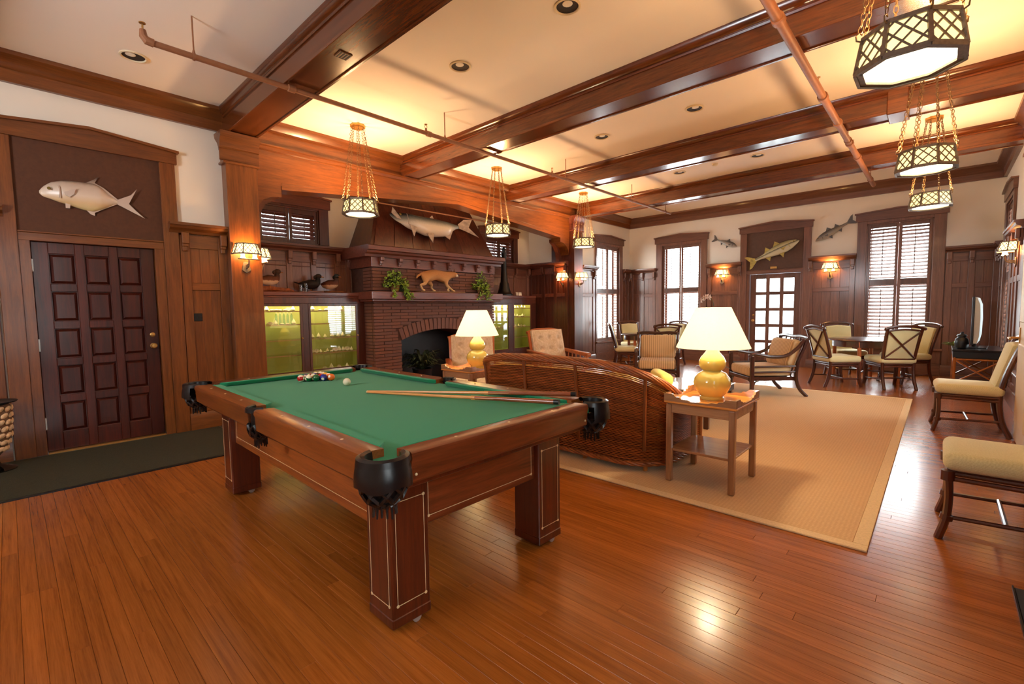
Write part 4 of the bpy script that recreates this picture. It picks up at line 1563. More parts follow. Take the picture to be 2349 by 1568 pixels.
# ------------------------------------------------------------------ wall sconces
def sconce(label, loc, rz, first=[None]):
    """built facing +x, the back plate on the plane x = 0"""
    if first[0] is not None:
        return dup(first[0], loc, rz, label)
    t = thing('wall_sconce', label, 'wall light', loc, rz, 'lattice shade wall sconces')
    # triangular back plate and arm
    MB().prism([(-0.05, -0.20), (0.0, -0.235), (0.05, -0.20), (0.03, -0.10), (-0.03, -0.10)], 'x', 0.0, 0.014).build('back_plate', IRON, t, bevel=0.003)
    mb = MB().tube([(0.012, 0, -0.16), (0.05, 0, -0.17), (0.095, 0, -0.15), (0.11, 0, -0.10), (0.11, 0, -0.07)], 0.009, 8)
    mb.prism([(0.012, -0.19), (0.06, -0.15), (0.095, -0.13), (0.06, -0.13), (0.012, -0.14)], 'y', -0.008, 0.008)
    mb.build('arm', IRON, t)
    MB().bar((0.11, -0.115, -0.075), (0.11, 0.115, -0.075), 0.022, 0.014).build('crossbar', IRON, t, bevel=0.003)
    for yy in (-0.065, 0.065):
        MB().lathe([(0.028, -0.068), (0.03, -0.06), (0.022, -0.05), (0.022, 0.02)], 14, (0.11, yy, 0)).build('candle_sleeve', BULB, t)
    # half lantern shade: five facets round the front
    A = [(0.012, -0.155), (0.10, -0.15), (0.185, -0.085), (0.185, 0.085), (0.10, 0.15), (0.012, 0.155)]
    B = [(0.012, -0.115), (0.085, -0.11), (0.15, -0.062), (0.15, 0.062), (0.085, 0.11), (0.012, 0.115)]
    z0, z1 = -0.015, 0.105
    fr, la = MB(), MB()
    for i in range(5):
        a, b = Vector((*A[i], z0)), Vector((*A[i + 1], z0))
        c, d = Vector((*B[i + 1], z1)), Vector((*B[i], z1))
        nr = (a + b) / 2 - Vector((0.05, 0, 0)); nr.z = 0; nr.normalize()
        fr.bar(a, b, 0.006, 0.016, up=(0, 0, 1)); fr.bar(d, c, 0.006, 0.012, up=(0, 0, 1)); fr.bar(a, d, 0.009, 0.006, up=nr); fr.bar(b, c, 0.009, 0.006, up=nr)
        P = lambda u, v: a.lerp(b, u).lerp(d.lerp(c, u), v)
        n = 3 if i in (2,) else 2
        for s_ in range(-1, n):
            for sg in (0, 1):
                u0, u1, v0, v1 = s_ / n, (s_ + 1) / n + 0.0, 0.0, 1.0
                u1 = u0 + 2 / n
                if u0 < 0: v0, u0 = 0.5, 0.0
                if u1 > 1: v1, u1 = 0.5, 1.0
                if sg: v0, v1 = 1 - v0, 1 - v1
                la.bar(P(u0, v0), P(u1, v1), 0.005, 0.003, up=nr)
        g = MB()
        s_ = 0.004
        ab = [p - nr * s_ for p in (a, b, c, d)] + [p - nr * (s_ + 0.003) for p in (a, b, c, d)]
        g.add(ab, [(0, 1, 2, 3), (7, 6, 5, 4), (0, 4, 5, 1), (1, 5, 6, 2), (2, 6, 7, 3), (3, 7, 4, 0)])
        g.build('glass_pane', SGLASS, t, smooth=False)
    fr.build('frame', IRON, t, smooth=False)
    la.build('lattice', IRON, t, smooth=False)
    first[0] = t
    return t


def sc_light(t):
    lamp_point('sconce_light', (0.11, 0, 0.045), 6.0, (1.0, 0.56, 0.18), 0.03, t)


SCN = [('lattice wall sconce on the room side of the left pilaster', (-6.15, 1.98, 2.05), 0),
       ('lattice wall sconce on the inglenook side of the left pilaster', (-6.42, 2.16, 2.05), PI / 2),
       ('lattice wall sconce on the inner side of the far pilaster', (-6.45, P2[0] - 0.002, 2.05), -PI / 2),
       ('lattice wall sconce on the room side of the far pilaster', (-6.15, 8.99, 2.05), 0),
       ('lattice wall sconce between the corner window and the glazed door', (-3.85, YF - 0.034, 2.09), -PI / 2),
       ('lattice wall sconce between the glazed door and the far right window', (-1.71, YF - 0.034, 2.09), -PI / 2),
       ('lattice wall sconce on the right wall seen edge on', (XR - 0.034, 9.05, 2.03), PI)]
made = [sconce(l, p, r) for l, p, r in SCN]
for t in made: sc_light(t)

# ------------------------------------------------------------------ recessed ceiling cans
def can(loc, label):
    t = thing('recessed_downlight', label, 'downlight', loc, 0, 'recessed ceiling downlights')
    MB().lathe([(0.105, -0.001), (0.105, -0.010), (0.092, -0.014), (0.086, -0.006), (0.086, -0.001)], 28, cap=False).build('trim_ring', plain('can_trim', S(236, 216, 180), 0.5), t)
    MB().lathe([(0.085, -0.004), (0.07, -0.0035), (0.05, -0.003), (0.001, -0.0025)], 28, cap=False).build('baffle', DARKHOLE, t)
    mb = MB().sphere((0.02, -0.025, -0.004), 0.04, 16, 8, (1, 1, 0.12))
    mb.build('bulb', plain('bulb_white', S(240, 230, 215), 0.5), t)
    return t


can((-5.52, 0.93, ZC), 'recessed ceiling downlight near the sprinkler end in the left bay')
can((-2.24, 3.12, ZC), 'recessed ceiling downlight at the top edge in the second bay')
can((-3.52, 3.13, ZC), 'recessed ceiling downlight in the second bay, nearer the fireplace')
can((-2.255, 5.71, ZC), 'recessed ceiling downlight in the third bay, farther from the fireplace')
can((-3.535, 5.72, ZC), 'recessed ceiling downlight in the third bay, nearer the fireplace')
can((-2.215, 8.16, ZC), 'recessed ceiling downlight in the fourth bay, farther from the fireplace')
can((-3.48, 8.18, ZC), 'recessed ceiling downlight in the fourth bay, nearer the fireplace')
sd = MB().lathe([(0.05, 0), (0.05, -0.02), (0.035, -0.04), (0.001, -0.045)], 20, (0, 0, 0)).build('smoke_detector', plain('detector', S(236, 222, 196), 0.5))
sd.location = (-2.85, 8.12, ZC - 0.0005)
tag(sd, 'small round cream smoke detector on the ceiling between two downlights', 'detector')

# ------------------------------------------------------------------ sprinkler pipes under the beams
def pipe(label, x, z, y0, y1, r, hang, heads, elbow=False, couplings=()):
    t = thing('sprinkler_pipe', label, 'pipe', (x, y0, z), 0)
    MB().tube([(0, 0, 0), (0, y1 - y0, 0)], r, 12).build('run', PIPE, t)
    for y in couplings:
        MB().tube([(0, y - y0 - 0.035, 0), (0, y - y0 - 0.03, 0), (0, y - y0 + 0.03, 0), (0, y - y0 + 0.035, 0)], [r, r * 1.35, r * 1.35, r], 12).build('coupling', PIPE, t)
    for y, zt in hang:
        h = MB().tube([(0, y - y0, r * 0.5), (0, y - y0, zt - z)], 0.006, 6).build('hanger_rod', PIPE, t)
        MB().tube([(0, y - y0 - 0.008, 0), (0, y - y0 + 0.008, 0)], r * 1.25, 12).build('hanger_ring', PIPE, h)
        MB().tube([(0, y - y0, r), (0, y - y0, r + 0.03)], [0.014, 0.007], 8).build('nut', PIPE, h)
    for y in heads:
        h = MB().tube([(0, y - y0, 0), (0, y - y0, 0.055)], [0.014, 0.012], 8).build('sprinkler_head', PIPE, t)
        mb = MB()
        for s_ in (-1, 1): mb.tube([(0.0, y - y0 + s_ * 0.012, 0.055), (0, y - y0 + s_ * 0.016, 0.075), (0, y - y0 + s_ * 0.004, 0.095)], 0.0035, 5)
        mb.lathe([(0.018, 0.095), (0.018, 0.1)], 10, (0, y - y0, 0))
        mb.build('deflector', BRASSY, h)
    if elbow:
        MB().tube([(0, 0.02, 0), (0, -0.02, 0.005), (0, -0.04, 0.03), (0, -0.042, 0.075)], [r * 1.3, r * 1.35, r * 1.2, r * 0.9], 10).build('elbow', PIPE, t)
        mb = MB()
        for s_ in (-1, 1): mb.tube([(s_ * 0.014, -0.042, 0.075), (s_ * 0.016, -0.042, 0.1), (0, -0.042, 0.12)], 0.004, 5)
        mb.lathe([(0.022, 0.12), (0.022, 0.125)], 10, (0, -0.042, 0))
        mb.build('end_head', BRASSY, t)
    return t


pipe('thin brown sprinkler pipe with raised end crossing below the beams on the left', -4.465, 3.388, 0.86, 10.05, 0.023, [(1.14, ZC), (3.70, ZC), (6.15, ZC), (8.3, ZC), (9.8, ZC)], [3.42, 5.8, 8.2], True, (1.9, 3.46, 5.8))
pipe('thicker brown sprinkler pipe crossing below the beams on the right', -0.93, 3.372, -1.0, 10.2, 0.034, [(3.0, ZC), (7.2, ZC), (9.7, ZC)], [5.3, 7.6], False, (3.85, 5.55, 6.45, 7.35, 8.1))
pipe('thin dark pipe high inside the inglenook above the hood', -6.92, 3.13, 2.3, 8.6, 0.014, [(3.0, 3.355), (7.6, 3.355)], [], False, (8.2,))

# ------------------------------------------------------------------ mounted fish
def fish(name, label, loc, rot, T, B, thick, fins, mats, eye, o=(0, 0), fy=1, gill=None):
    """T / B are the back and belly lines (length, height); local -y faces the room; half in the round"""
    t = thing(name, label, 'fish', loc, 0, None)
    t.rotation_euler = rot
    L0, L1 = T[0][0], T[-1][0]
    ts = [(a - o[0], z - o[1]) for a, z in T]
    bs_ = [(a - o[0], z - o[1]) for a, z in B]
    mb = MB()
    ns, nr = 34, 20
    a0, a1 = ts[0][0], ts[-1][0]

    def fn(u, v):
        x = lerp(a0, a1, u)
        zt, zb = interp(ts, x), interp(bs_, x)
        zc, h = (zt + zb) / 2, max(0.004, (zt - zb) / 2)
        w = thick * min(1.0, (0.25 + 2.6 * u) if u < 0.3 else 1.0) * min(1.0, h / (max(tz - bz for (_, tz), (_, bz) in zip(ts, bs_)) / 2) * 1.15 + 0.05)
        a = 2 * PI * v
        return (x, -fy * w * math.sin(a) * (1 if math.sin(a) > 0 else 0.35), zc + h * math.cos(a))
    mb.grid(fn, ns, nr, cv=True)
    mb.f.append(tuple(range(nr)))
    mb.t.append(0.5)
    k = (ns - 1) * nr
    mb.f.append(tuple(k + j for j in range(nr)))
    mb.t.append(0.5)
    mb.build('body', mats[0], t, ang=180)
    for nm, poly, off, tw in fins:
        mb = MB()
        P = [(a - o[0], z - o[1]) for a, z in poly]
        mb.prism(P, 'y', -0.004, 0.004)
        x0 = P[0][0]
        mb.v = [(x, y - fy * (off + tw * abs(x - x0)), z) for x, y, z in mb.v]
        mb.build(nm, mats[1], t, smooth=False)
    ex, ez, er, ey = eye
    MB().sphere((ex - o[0], -fy * ey, ez - o[1]), er, 14, 8, (1, 0.5, 1)).build('eye', mats[-1], t)
    if gill:
        gx, gz, gh, gy = gill
        mb = MB().tube([(gx - o[0] + 0.25 * gh * math.cos(s_), -fy * gy, gz - o[1] + gh * math.sin(s_)) for s_ in [lerp(-1.2, 1.2, i / 8) for i in range(9)]], 0.005, 5)
        mb.build('gill_cover', mats[1], t)
    return t


EYE = plain('fish_eye', S(120, 96, 40), 0.1, var=0.4, vscale=90)
F1T = [(0.276, 2.515), (0.303, 2.56), (0.36, 2.61), (0.425, 2.635), (0.495, 2.648), (0.567, 2.652), (0.616, 2.652), (0.665, 2.654), (0.714, 2.627), (0.761, 2.576), (0.811, 2.538), (0.847, 2.517)]
F1B = [(0.276, 2.494), (0.297, 2.466), (0.35, 2.45), (0.412, 2.426), (0.481, 2.408), (0.551, 2.386), (0.599, 2.374), (0.648, 2.368), (0.7, 2.391), (0.753, 2.422), (0.806, 2.457), (0.847, 2.476)]
silver = grad_mat('pompano_skin', [(0.0, S(238, 214, 150)), (0.22, S(236, 200, 150)), (0.45, S(232, 208, 184)), (0.85, S(196, 172, 152)), (1.0, S(110, 90, 76))], -0.13, 0.145, 20, 0.3, amp=0.12)
fin1 = grad_mat('pompano_fin', [(0.0, S(220, 196, 176)), (0.7, S(196, 168, 148)), (1.0, S(60, 48, 42))], -0.16, 0.21, 30, 0.4, amp=0.1)
fish('mounted_fish', 'silver deep-bodied mounted fish on the board above the left door', (XL + 0.02, 0.56, 2.51), (0, 0, PI / 2), F1T, F1B, 0.07, [
    ('tail_fin', [(0.836, 2.515), (0.952, 2.581), (1.005, 2.652), (0.931, 2.489), (0.987, 2.422), (1.053, 2.355), (0.943, 2.416), (0.839, 2.472)], 0.012, 0.1),
    ('dorsal_fin', [(0.591, 2.635), (0.667, 2.687), (0.709, 2.725), (0.675, 2.659), (0.743, 2.618), (0.846, 2.522), (0.81, 2.51), (0.702, 2.6)], 0.008, 0),
    ('anal_fin', [(0.595, 2.385), (0.627, 2.345), (0.659, 2.333), (0.66, 2.363), (0.731, 2.409), (0.838, 2.473), (0.754, 2.45)], 0.008, 0),
    ('pelvic_fin', [(0.449, 2.432), (0.449, 2.378), (0.479, 2.379), (0.486, 2.425)], 0.02, 0),
    ('pectoral_fin', [(0.446, 2.522), (0.528, 2.565), (0.511, 2.508), (0.48, 2.478), (0.453, 2.492)], 0.07, 0.2)],
    [silver, fin1, EYE], (0.342, 2.542, 0.014, 0.05), (0.56, 2.51), gill=(0.40, 2.52, 0.06, 0.066))
TT = [(4.439, 2.968), (4.522, 3.01), (4.631, 3.01), (4.743, 3.018), (4.896, 3.008), (5.092, 3.003), (5.297, 2.997), (5.508, 2.983), (5.639, 2.974), (5.75, 2.963), (5.863, 2.951), (5.943, 2.938)]
TB = [(4.439, 2.937), (4.516, 2.864), (4.624, 2.816), (4.734, 2.751), (4.885, 2.705), (5.08, 2.645), (5.285, 2.641), (5.498, 2.671), (5.63, 2.702), (5.745, 2.799), (5.86, 2.864), (5.943, 2.882)]
tarp = grad_mat('tarpon_skin', [(0.0, S(214, 196, 176)), (0.45, S(206, 196, 182)), (0.68, S(120, 120, 112)), (0.88, S(48, 46, 48)), (1.0, S(40, 30, 30))], -0.19, 0.19, 40, 0.25, amp=0.1)
tarf = plain('tarpon_fin', S(176, 156, 140), 0.4, var=0.35, vscale=12)
fish('mounted_tarpon', 'big silver mounted fish with dark back on the fireplace hood', (-6.80, 5.2, 2.82), (math.radians(-16), 0, PI / 2), TT, TB, 0.12, [
    ('tail_fin', [(5.909, 2.956), (6.076, 3.065), (6.3, 3.10), (6.168, 2.917), (6.384, 2.743), (6.117, 2.823), (5.918, 2.871)], 0.03, 0.0),
    ('dorsal_fin', [(5.213, 2.96), (5.33, 3.059), (5.358, 2.95)], 0.02, 0),
    ('pectoral_fin', [(4.744, 2.79), (4.784, 2.567), (4.885, 2.74)], 0.08, 0.1), ('pelvic_fin', [(5.081, 2.69), (5.177, 2.491), (5.244, 2.68)], 0.06, 0.1),
    ('anal_fin', [(5.498, 2.70), (5.628, 2.622), (5.768, 2.83)], 0.02, 0),
    ('jaw', [(4.43, 2.955), (4.47, 3.06), (4.56, 2.93), (4.60, 2.86), (4.52, 2.87)], 0.07, 0)],
    [tarp, tarf, EYE], (4.60, 2.95, 0.022, 0.075), (5.2, 2.82), gill=(4.70, 2.87, 0.10, 0.10))


def slim(L, H, name, label, loc, tilt, rz, mats, thick, snook=True):
    T = [(0, 0.02 * H), (0.06 * L, 0.2 * H), (0.18 * L, 0.4 * H), (0.32 * L, 0.5 * H), (0.5 * L, 0.47 * H), (0.7 * L, 0.3 * H), (0.85 * L, 0.17 * H), (L, 0.13 * H)]
    B = [(0, -0.06 * H), (0.06 * L, -0.2 * H), (0.18 * L, -0.4 * H), (0.32 * L, -0.5 * H), (0.5 * L, -0.46 * H), (0.7 * L, -0.3 * H), (0.85 * L, -0.16 * H), (L, -0.13 * H)]
    fins = [('tail_fin', [(0.98 * L, 0.14 * H), (1.14 * L, 0.62 * H), (1.2 * L, 0.66 * H), (1.12 * L, 0.0), (1.2 * L, -0.62 * H), (1.14 * L, -0.6 * H), (0.98 * L, -0.14 * H)], 0.01, 0.05),
            ('dorsal_fin', [(0.38 * L, 0.46 * H), (0.46 * L, 0.86 * H), (0.54 * L, 0.44 * H)], 0.006, 0),
            ('pelvic_fin', [(0.36 * L, -0.44 * H), (0.43 * L, -0.86 * H), (0.47 * L, -0.42 * H)], 0.02, 0),
            ('anal_fin', [(0.66 * L, -0.3 * H), (0.72 * L, -0.66 * H), (0.78 * L, -0.22 * H)], 0.006, 0),
            ('pectoral_fin', [(0.28 * L, -0.02 * H), (0.40 * L, -0.05 * H), (0.36 * L, -0.28 * H)], thick, 0.1)]
    if snook: fins.append(('second_dorsal_fin', [(0.62 * L, 0.36 * H), (0.69 * L, 0.72 * H), (0.76 * L, 0.24 * H)], 0.006, 0))
    return fish(name, label, loc, (0, tilt, rz), T, B, thick, fins, mats, (0.1 * L, 0.1 * H, 0.012, thick * 0.55), fy=-1 if rz > 3 else 1, gill=(0.2 * L, 0, 0.3 * H, thick * 0.82))


skA = grad_mat('grey_fish_skin', [(0, S(190, 180, 164)), (0.5, S(150, 142, 132)), (0.8, S(84, 80, 78)), (1, S(52, 50, 50))], -0.07, 0.07, 40, 0.3)
fnA = plain('grey_fin', S(86, 80, 76), 0.4, var=0.3)
slim(0.50, 0.13, 'mounted_fish', 'small grey mounted fish with forked tail, left of the glazed door', (-3.53, YF - 0.03, 2.71), math.radians(-24), PI, [skA, fnA, EYE], 0.035, False)
skB = grad_mat('snook_skin', [(0, S(222, 212, 178)), (0.45, S(206, 196, 158)), (0.56, S(70, 64, 50)), (0.62, S(196, 184, 140)), (0.85, S(150, 138, 90)), (1, S(96, 90, 60))], -0.13, 0.13, 30, 0.3, amp=0.08)
fnB = plain('snook_fin', S(186, 160, 74), 0.45, var=0.3)
slim(0.92, 0.235, 'mounted_fish', 'yellow finned mounted fish on the dark board over the glazed door', (-2.28, YF - 0.055, 2.72), math.radians(23), PI, [skB, fnB, EYE], 0.06)
skC = grad_mat('dark_fish_skin', [(0, S(196, 184, 164)), (0.45, S(140, 130, 118)), (0.75, S(84, 78, 74)), (1, S(50, 46, 46))], -0.09, 0.09, 40, 0.3)
f5 = slim(0.64, 0.15, 'mounted_fish', 'slim grey mounted fish pointing nose down, beside the far right window', (-1.99, YF - 0.03, 2.67), math.radians(-29), 0, [skC, fnA, EYE], 0.04)
f5.rotation_euler = (0, math.radians(-29), 0)
tag(MB().box(-2.83, -2.70, YF - 0.03, YF - 0.0125, 2.15, 2.20).build('brass_plaque', BRASSY, bevel=0.003), 'small brass plaque on the dark board above the glazed door', 'plaque')


# ------------------------------------------------------------------ bobcat on the mantel
def skin_body(name, joints, edges, mat, parent, sub=2, rootv=0):
    me = bpy.data.meshes.new(name)
    me.from_pydata([j[0] for j in joints], edges, [])
    o = bpy.data.objects.new(name, me)
    C.objects.link(o)
    o.parent = parent
    md = o.modifiers.new('skin', 'SKIN')
    md.use_smooth_shade = True
    lay = me.skin_vertices[0] if me.skin_vertices else None
    if lay is None:
        bm = bmesh.new(); bm.from_mesh(me); bm.verts.layers.skin.verify(); bm.to_mesh(me); bm.free()
        lay = me.skin_vertices[0]
    for i, j in enumerate(joints):
        r = j[1] if isinstance(j[1], tuple) else (j[1], j[1])
        lay.data[i].radius = r
        lay.data[i].use_root = (i == rootv)
    s_ = o.modifiers.new('sub', 'SUBSURF')
    s_.levels = s_.render_levels = sub
    me.materials.append(mat)
    return o


cat = thing('bobcat_mount', 'tawny mounted bobcat striding on a thin base on the mantel shelf', 'bobcat', (-6.70, 4.86, 1.655))
MB().box(-0.1, 0.1, -0.0, 1.02, 0.0, 0.018).build('base', plain('cat_base', S(120, 84, 50), 0.7, var=0.3, vscale=30), cat, bevel=0.006)
FUR = grad_mat('bobcat_fur', [(0.0, S(214, 176, 126)), (0.35, S(196, 146, 92)), (0.7, S(170, 116, 66)), (1.0, S(134, 88, 50))], 0.05, 0.44, 70, 0.9, amp=0.35)
J = [((0, 0.17, 0.30), 0.098), ((0, 0.36, 0.33), 0.104), ((0, 0.56, 0.305), 0.096), ((0, 0.70, 0.325), 0.07), ((0, 0.82, 0.355), 0.066), ((0, 0.90, 0.335), 0.036),
     ((0, 0.08, 0.325), 0.026), ((-0.02, 0.02, 0.285), 0.02), ((-0.02, 0.0, 0.245), 0.014),
     ((0.055, 0.13, 0.22), 0.052), ((0.06, 0.13, 0.15), 0.034), ((0.06, 0.015, 0.125), 0.019), ((0.06, 0.07, 0.036), 0.018), ((0.06, 0.115, 0.03), 0.018),
     ((-0.055, 0.26, 0.21), 0.05), ((-0.06, 0.35, 0.145), 0.034), ((-0.06, 0.34, 0.09), 0.02), ((-0.06, 0.39, 0.036), 0.018), ((-0.06, 0.435, 0.03), 0.018),
     ((0.05, 0.60, 0.21), 0.042), ((0.055, 0.60, 0.14), 0.028), ((0.055, 0.655, 0.08), 0.02), ((0.055, 0.62, 0.036), 0.018), ((0.055, 0.665, 0.03), 0.018),
     ((-0.05, 0.66, 0.21), 0.04), ((-0.055, 0.70, 0.145), 0.027), ((-0.055, 0.78, 0.085), 0.02), ((-0.055, 0.85, 0.036), 0.018), ((-0.055, 0.895, 0.03), 0.019)]
Ed = [(0, 1), (1, 2), (2, 3), (3, 4), (4, 5), (0, 6), (6, 7), (7, 8), (0, 9), (9, 10), (10, 11), (11, 12), (12, 13), (0, 14), (14, 15), (15, 16), (16, 17), (17, 18),
      (2, 19), (19, 20), (20, 21), (21, 22), (22, 23), (2, 24), (24, 25), (25, 26), (26, 27), (27, 28)]
J = [((x, y, z * 0.97 + 0.004), r) for (x, y, z), r in J]
skin_body('body', J, Ed, FUR, cat)
for s_ in (-1, 1):
    mb = MB().add([(s_ * 0.022, 0.80, 0.385), (s_ * 0.056, 0.80, 0.38), (s_ * 0.046, 0.795, 0.445), (s_ * 0.038, 0.835, 0.385)], [(0, 1, 2), (1, 3, 2), (3, 0, 2), (0, 3, 1)])
    mb.build('ear', plain('cat_ear', S(96, 62, 38), 0.9), cat)
    MB().sphere((s_ * 0.028, 0.876, 0.362), 0.008, 10, 6).build('eye', plain('cat_eye', S(214, 170, 60), 0.1), cat)
    MB().sphere((s_ * 0.04, 0.865, 0.32), 0.026, 12, 8, (0.7, 0.8, 1)).build('ruff', plain('cat_ruff', S(240, 220, 190), 0.9), cat)
MB().sphere((0, 0.928, 0.345), 0.009, 10, 6).build('nose', plain('cat_nose', S(120, 60, 50), 0.5), cat)
MB().sphere((0, 0.918, 0.318), 0.02, 12, 8, (1, 0.8, 0.7)).build('chin', plain('cat_chin', S(240, 224, 198), 0.9), cat)


# ------------------------------------------------------------------ ducks on the left cabinet
def duck(label, loc, rz, dark, base, headcol):
    t = thing('mounted_duck', label, 'duck', loc, rz)
    if base == 'drift':
        mb = MB().tube(catmull([(-0.12, -0.02, 0.03), (0, 0.02, 0.05), (0.12, 0, 0.035), (0.24, 0.03, 0.025), (0.36, 0.0, 0.02)], 4), [0.03] + [0.04] * 14 + [0.022, 0.012], 10)
        mb.tube([(0.02, 0.02, 0.05), (0.08, -0.05, 0.03), (0.12, -0.1, 0.025)], [0.022, 0.016, 0.008], 8)
        mb.build('driftwood', plain('driftwood', S(150, 78, 36), 0.7, var=0.4, vscale=24), t)
        zb = 0.085
    else:
        MB().box(-0.16, 0.2, -0.09, 0.09, 0.0, 0.028).build('wooden_base', WY, t, bevel=0.006)
        zb = 0.045
    for s_ in (-0.02, 0.025): MB().tube([(0.02, s_, zb - 0.03), (0.02, s_, zb + 0.05)], 0.005, 6).build('leg', plain('duck_leg', S(200, 120, 40), 0.5), t)
    bm_ = grad_mat('duck_plumage_%s' % dark, [(0.0, S(240, 214, 176)), (0.42, S(226, 190, 150)), (0.5, S(110, 54, 26)), (1.0, S(46, 24, 16))] if not dark else [(0, S(44, 26, 18)), (1, S(20, 14, 12))], zb, zb + 0.17, 40, 0.7, amp=0.2)
    P = catmull([(-0.16, 0, zb + 0.10), (-0.09, 0, zb + 0.085), (0.0, 0, zb + 0.085), (0.09, 0, zb + 0.1), (0.125, 0, zb + 0.15), (0.12, 0, zb + 0.2)], 4)
    R = [interp([(0, 0.008), (0.15, 0.045), (0.4, 0.078), (0.6, 0.066), (0.78, 0.04), (1, 0.028)], i / (len(P) - 1)) for i in range(len(P))]
    MB().tube(P, R, 14).build('body', bm_, t, ang=180)
    h = MB().sphere((0.135, 0, zb + 0.215), 0.042, 16, 10, (1.15, 0.85, 0.9)).build('head', headcol, t, ang=180)
    MB().sphere((0.09, 0, zb + 0.2), 0.026, 12, 8, (1.1, 0.7, 1.2)).build('crest', headcol, h, ang=180)
    MB().tube([(0.165, 0, zb + 0.21), (0.19, 0, zb + 0.203), (0.215, 0, zb + 0.2)], [0.016, 0.015, 0.011], 8, flat=0.5).build('bill', plain('duck_bill', S(190, 110, 50), 0.4), h)
    MB().tube([(-0.15, 0, zb + 0.10), (-0.22, 0, zb + 0.12)], [0.03, 0.018], 8, flat=0.3).build('tail', bm_, t)
    return t


HG = plain('duck_head_green', S(36, 40, 34), 0.4, var=0.5, vscale=40)
HB = plain('duck_head_brown', S(70, 38, 20), 0.6, var=0.4, vscale=40)
duck('brown and white mounted duck on driftwood at the left end of the cabinet top', (-7.2, 2.60, 1.64), PI / 2, 0, 'drift', HB)
duck('mounted duck with a dark crested head and pale breast on a wooden base', (-7.2, 3.52, 1.64), 0.5, 0, 'base', HG)
duck('all dark mounted duck half behind the pale breasted duck', (-7.29, 3.24, 1.64), 1.2, 1, 'base', plain('duck_head_dark', S(44, 28, 20), 0.6))
for i, (yy, h) in enumerate(((3.06, 0.12), (3.14, 0.14))):
    g = thing('glass_tumbler', 'small clear tumbler between the ducks, %s' % ('left of the pair' if i == 0 else 'right of the pair'), 'glass', (-7.2, yy, 1.64), 0, 'small tumblers on the cabinet')
    MB().lathe([(0.025, 0.0), (0.032, h), (0.029, h), (0.023, 0.008), (0.001, 0.008)], 16, cap=False).build('tumbler', glass_mat('clear_tumbler', (0.9, 0.9, 0.9, 1), 0.12), g)

# ------------------------------------------------------------------ plants
def ivy(label, loc, n, spread, trail, seed):
    r = random.Random(seed)
    t = thing('potted_ivy', label, 'plant', loc)
    MB().lathe([(0.055, 0.0), (0.075, 0.07), (0.082, 0.12), (0.075, 0.12), (0.06, 0.10), (0.001, 0.10)], 18, cap=False).build('pot', POT, t)
    mb = MB()
    st = MB()
    for i in range(n):
        a = r.uniform(0, 2 * PI)
        if i < n * 0.72:
            q = r.random() ** 0.5
            p = Vector((spread * q * math.cos(a) * 0.8, spread * q * math.sin(a), 0.10 + r.uniform(-0.05, 0.32) * (1.2 - q)))
        else:
            k = r.random()
            s_ = r.choice((-0.4, 0.55, 0.75, 1.0)) if trail else r.uniform(-1, 1)
            p = Vector((0.10 + 0.03 * k, spread * s_ * (0.5 + 0.7 * k), 0.12 - 0.26 * k + r.uniform(-0.02, 0.03)))
        L_ = r.uniform(0.035, 0.065)
        d = Vector((r.uniform(-0.3, 1), r.uniform(-1, 1), r.uniform(-0.8, 0.5))).normalized()
        sd = d.cross(Vector((r.uniform(-1, 1), r.uniform(-1, 1), 1))).normalized()
        up = sd.cross(d) * 0.2 * L_
        mb.add([p, p + d * L_ * 0.35 + sd * L_ * 0.42 + up, p + d * L_, p + d * L_ * 0.35 - sd * L_ * 0.42 + up, p + d * L_ * 0.4], [(0, 1, 4), (1, 2, 4), (2, 3, 4), (3, 0, 4)])
        st.tube([(0, 0, 0.1), (p.x * 0.6, p.y * 0.6, p.z * 0.7 + 0.05), tuple(p)], 0.0025, 4)
    mb.build('leaves', LEAF, t, smooth=False, kind='stuff', fix=False)
    st.build('stems', LEAFD, t, smooth=False, kind='stuff', fix=False)
    return t


ivy('trailing green ivy in a small wicker pot at the left end of the mantel', (-6.69, 4.40, 1.655), 420, 0.235, True, 3)
ivy('bushy green ivy in a small wicker pot at the right end of the mantel', (-6.69, 6.36, 1.655), 300, 0.20, False, 9)


def spiky(name, label, loc, n, L_, mat, seed, rise=0.6, pot=True):
    r = random.Random(seed)
    t = thing(name, label, 'plant', loc)
    if pot: MB().lathe([(0.14, 0.0), (0.18, 0.26), (0.19, 0.28), (0.17, 0.28), (0.15, 0.24), (0.001, 0.24)], 20, cap=False).build('pot', BLACKM, t)
    z0 = 0.24 if pot else 0.02
    mb = MB()
    for i in range(n):
        a = r.uniform(0, 2 * PI)
        l = L_ * r.uniform(0.5, 1.0)
        e = Vector((math.cos(a), math.sin(a), 0))
        rs = rise * r.uniform(0.4, 1.3)
        w = r.uniform(0.018, 0.032)
        sd = Vector((-e.y, e.x, 0))
        vs = []
        for k in range(5):
            f = k / 4
            p = Vector((0, 0, z0)) + e * (l * f * 0.75) + Vector((0, 0, l * rs * (f - 0.75 * f * f)))
            ww = w * math.sin(PI * (0.12 + 0.88 * f)) + 0.001
            vs += [p - sd * ww, p + Vector((0, 0, -ww * 0.4)), p + sd * ww]
        fs = []
        for k in range(4):
            b = 3 * k
            fs += [(b, b + 1, b + 4, b + 3), (b + 1, b + 2, b + 5, b + 4)]
        mb.add(vs, fs)
    mb.build('fronds', mat, t, kind='stuff', fix=False, ang=180)
    return t


spiky('fern_plant', 'dark leafy fern filling the fireplace opening', (-6.98, 5.12, 0.0), 120, 0.62, LEAFD, 5, 1.6)

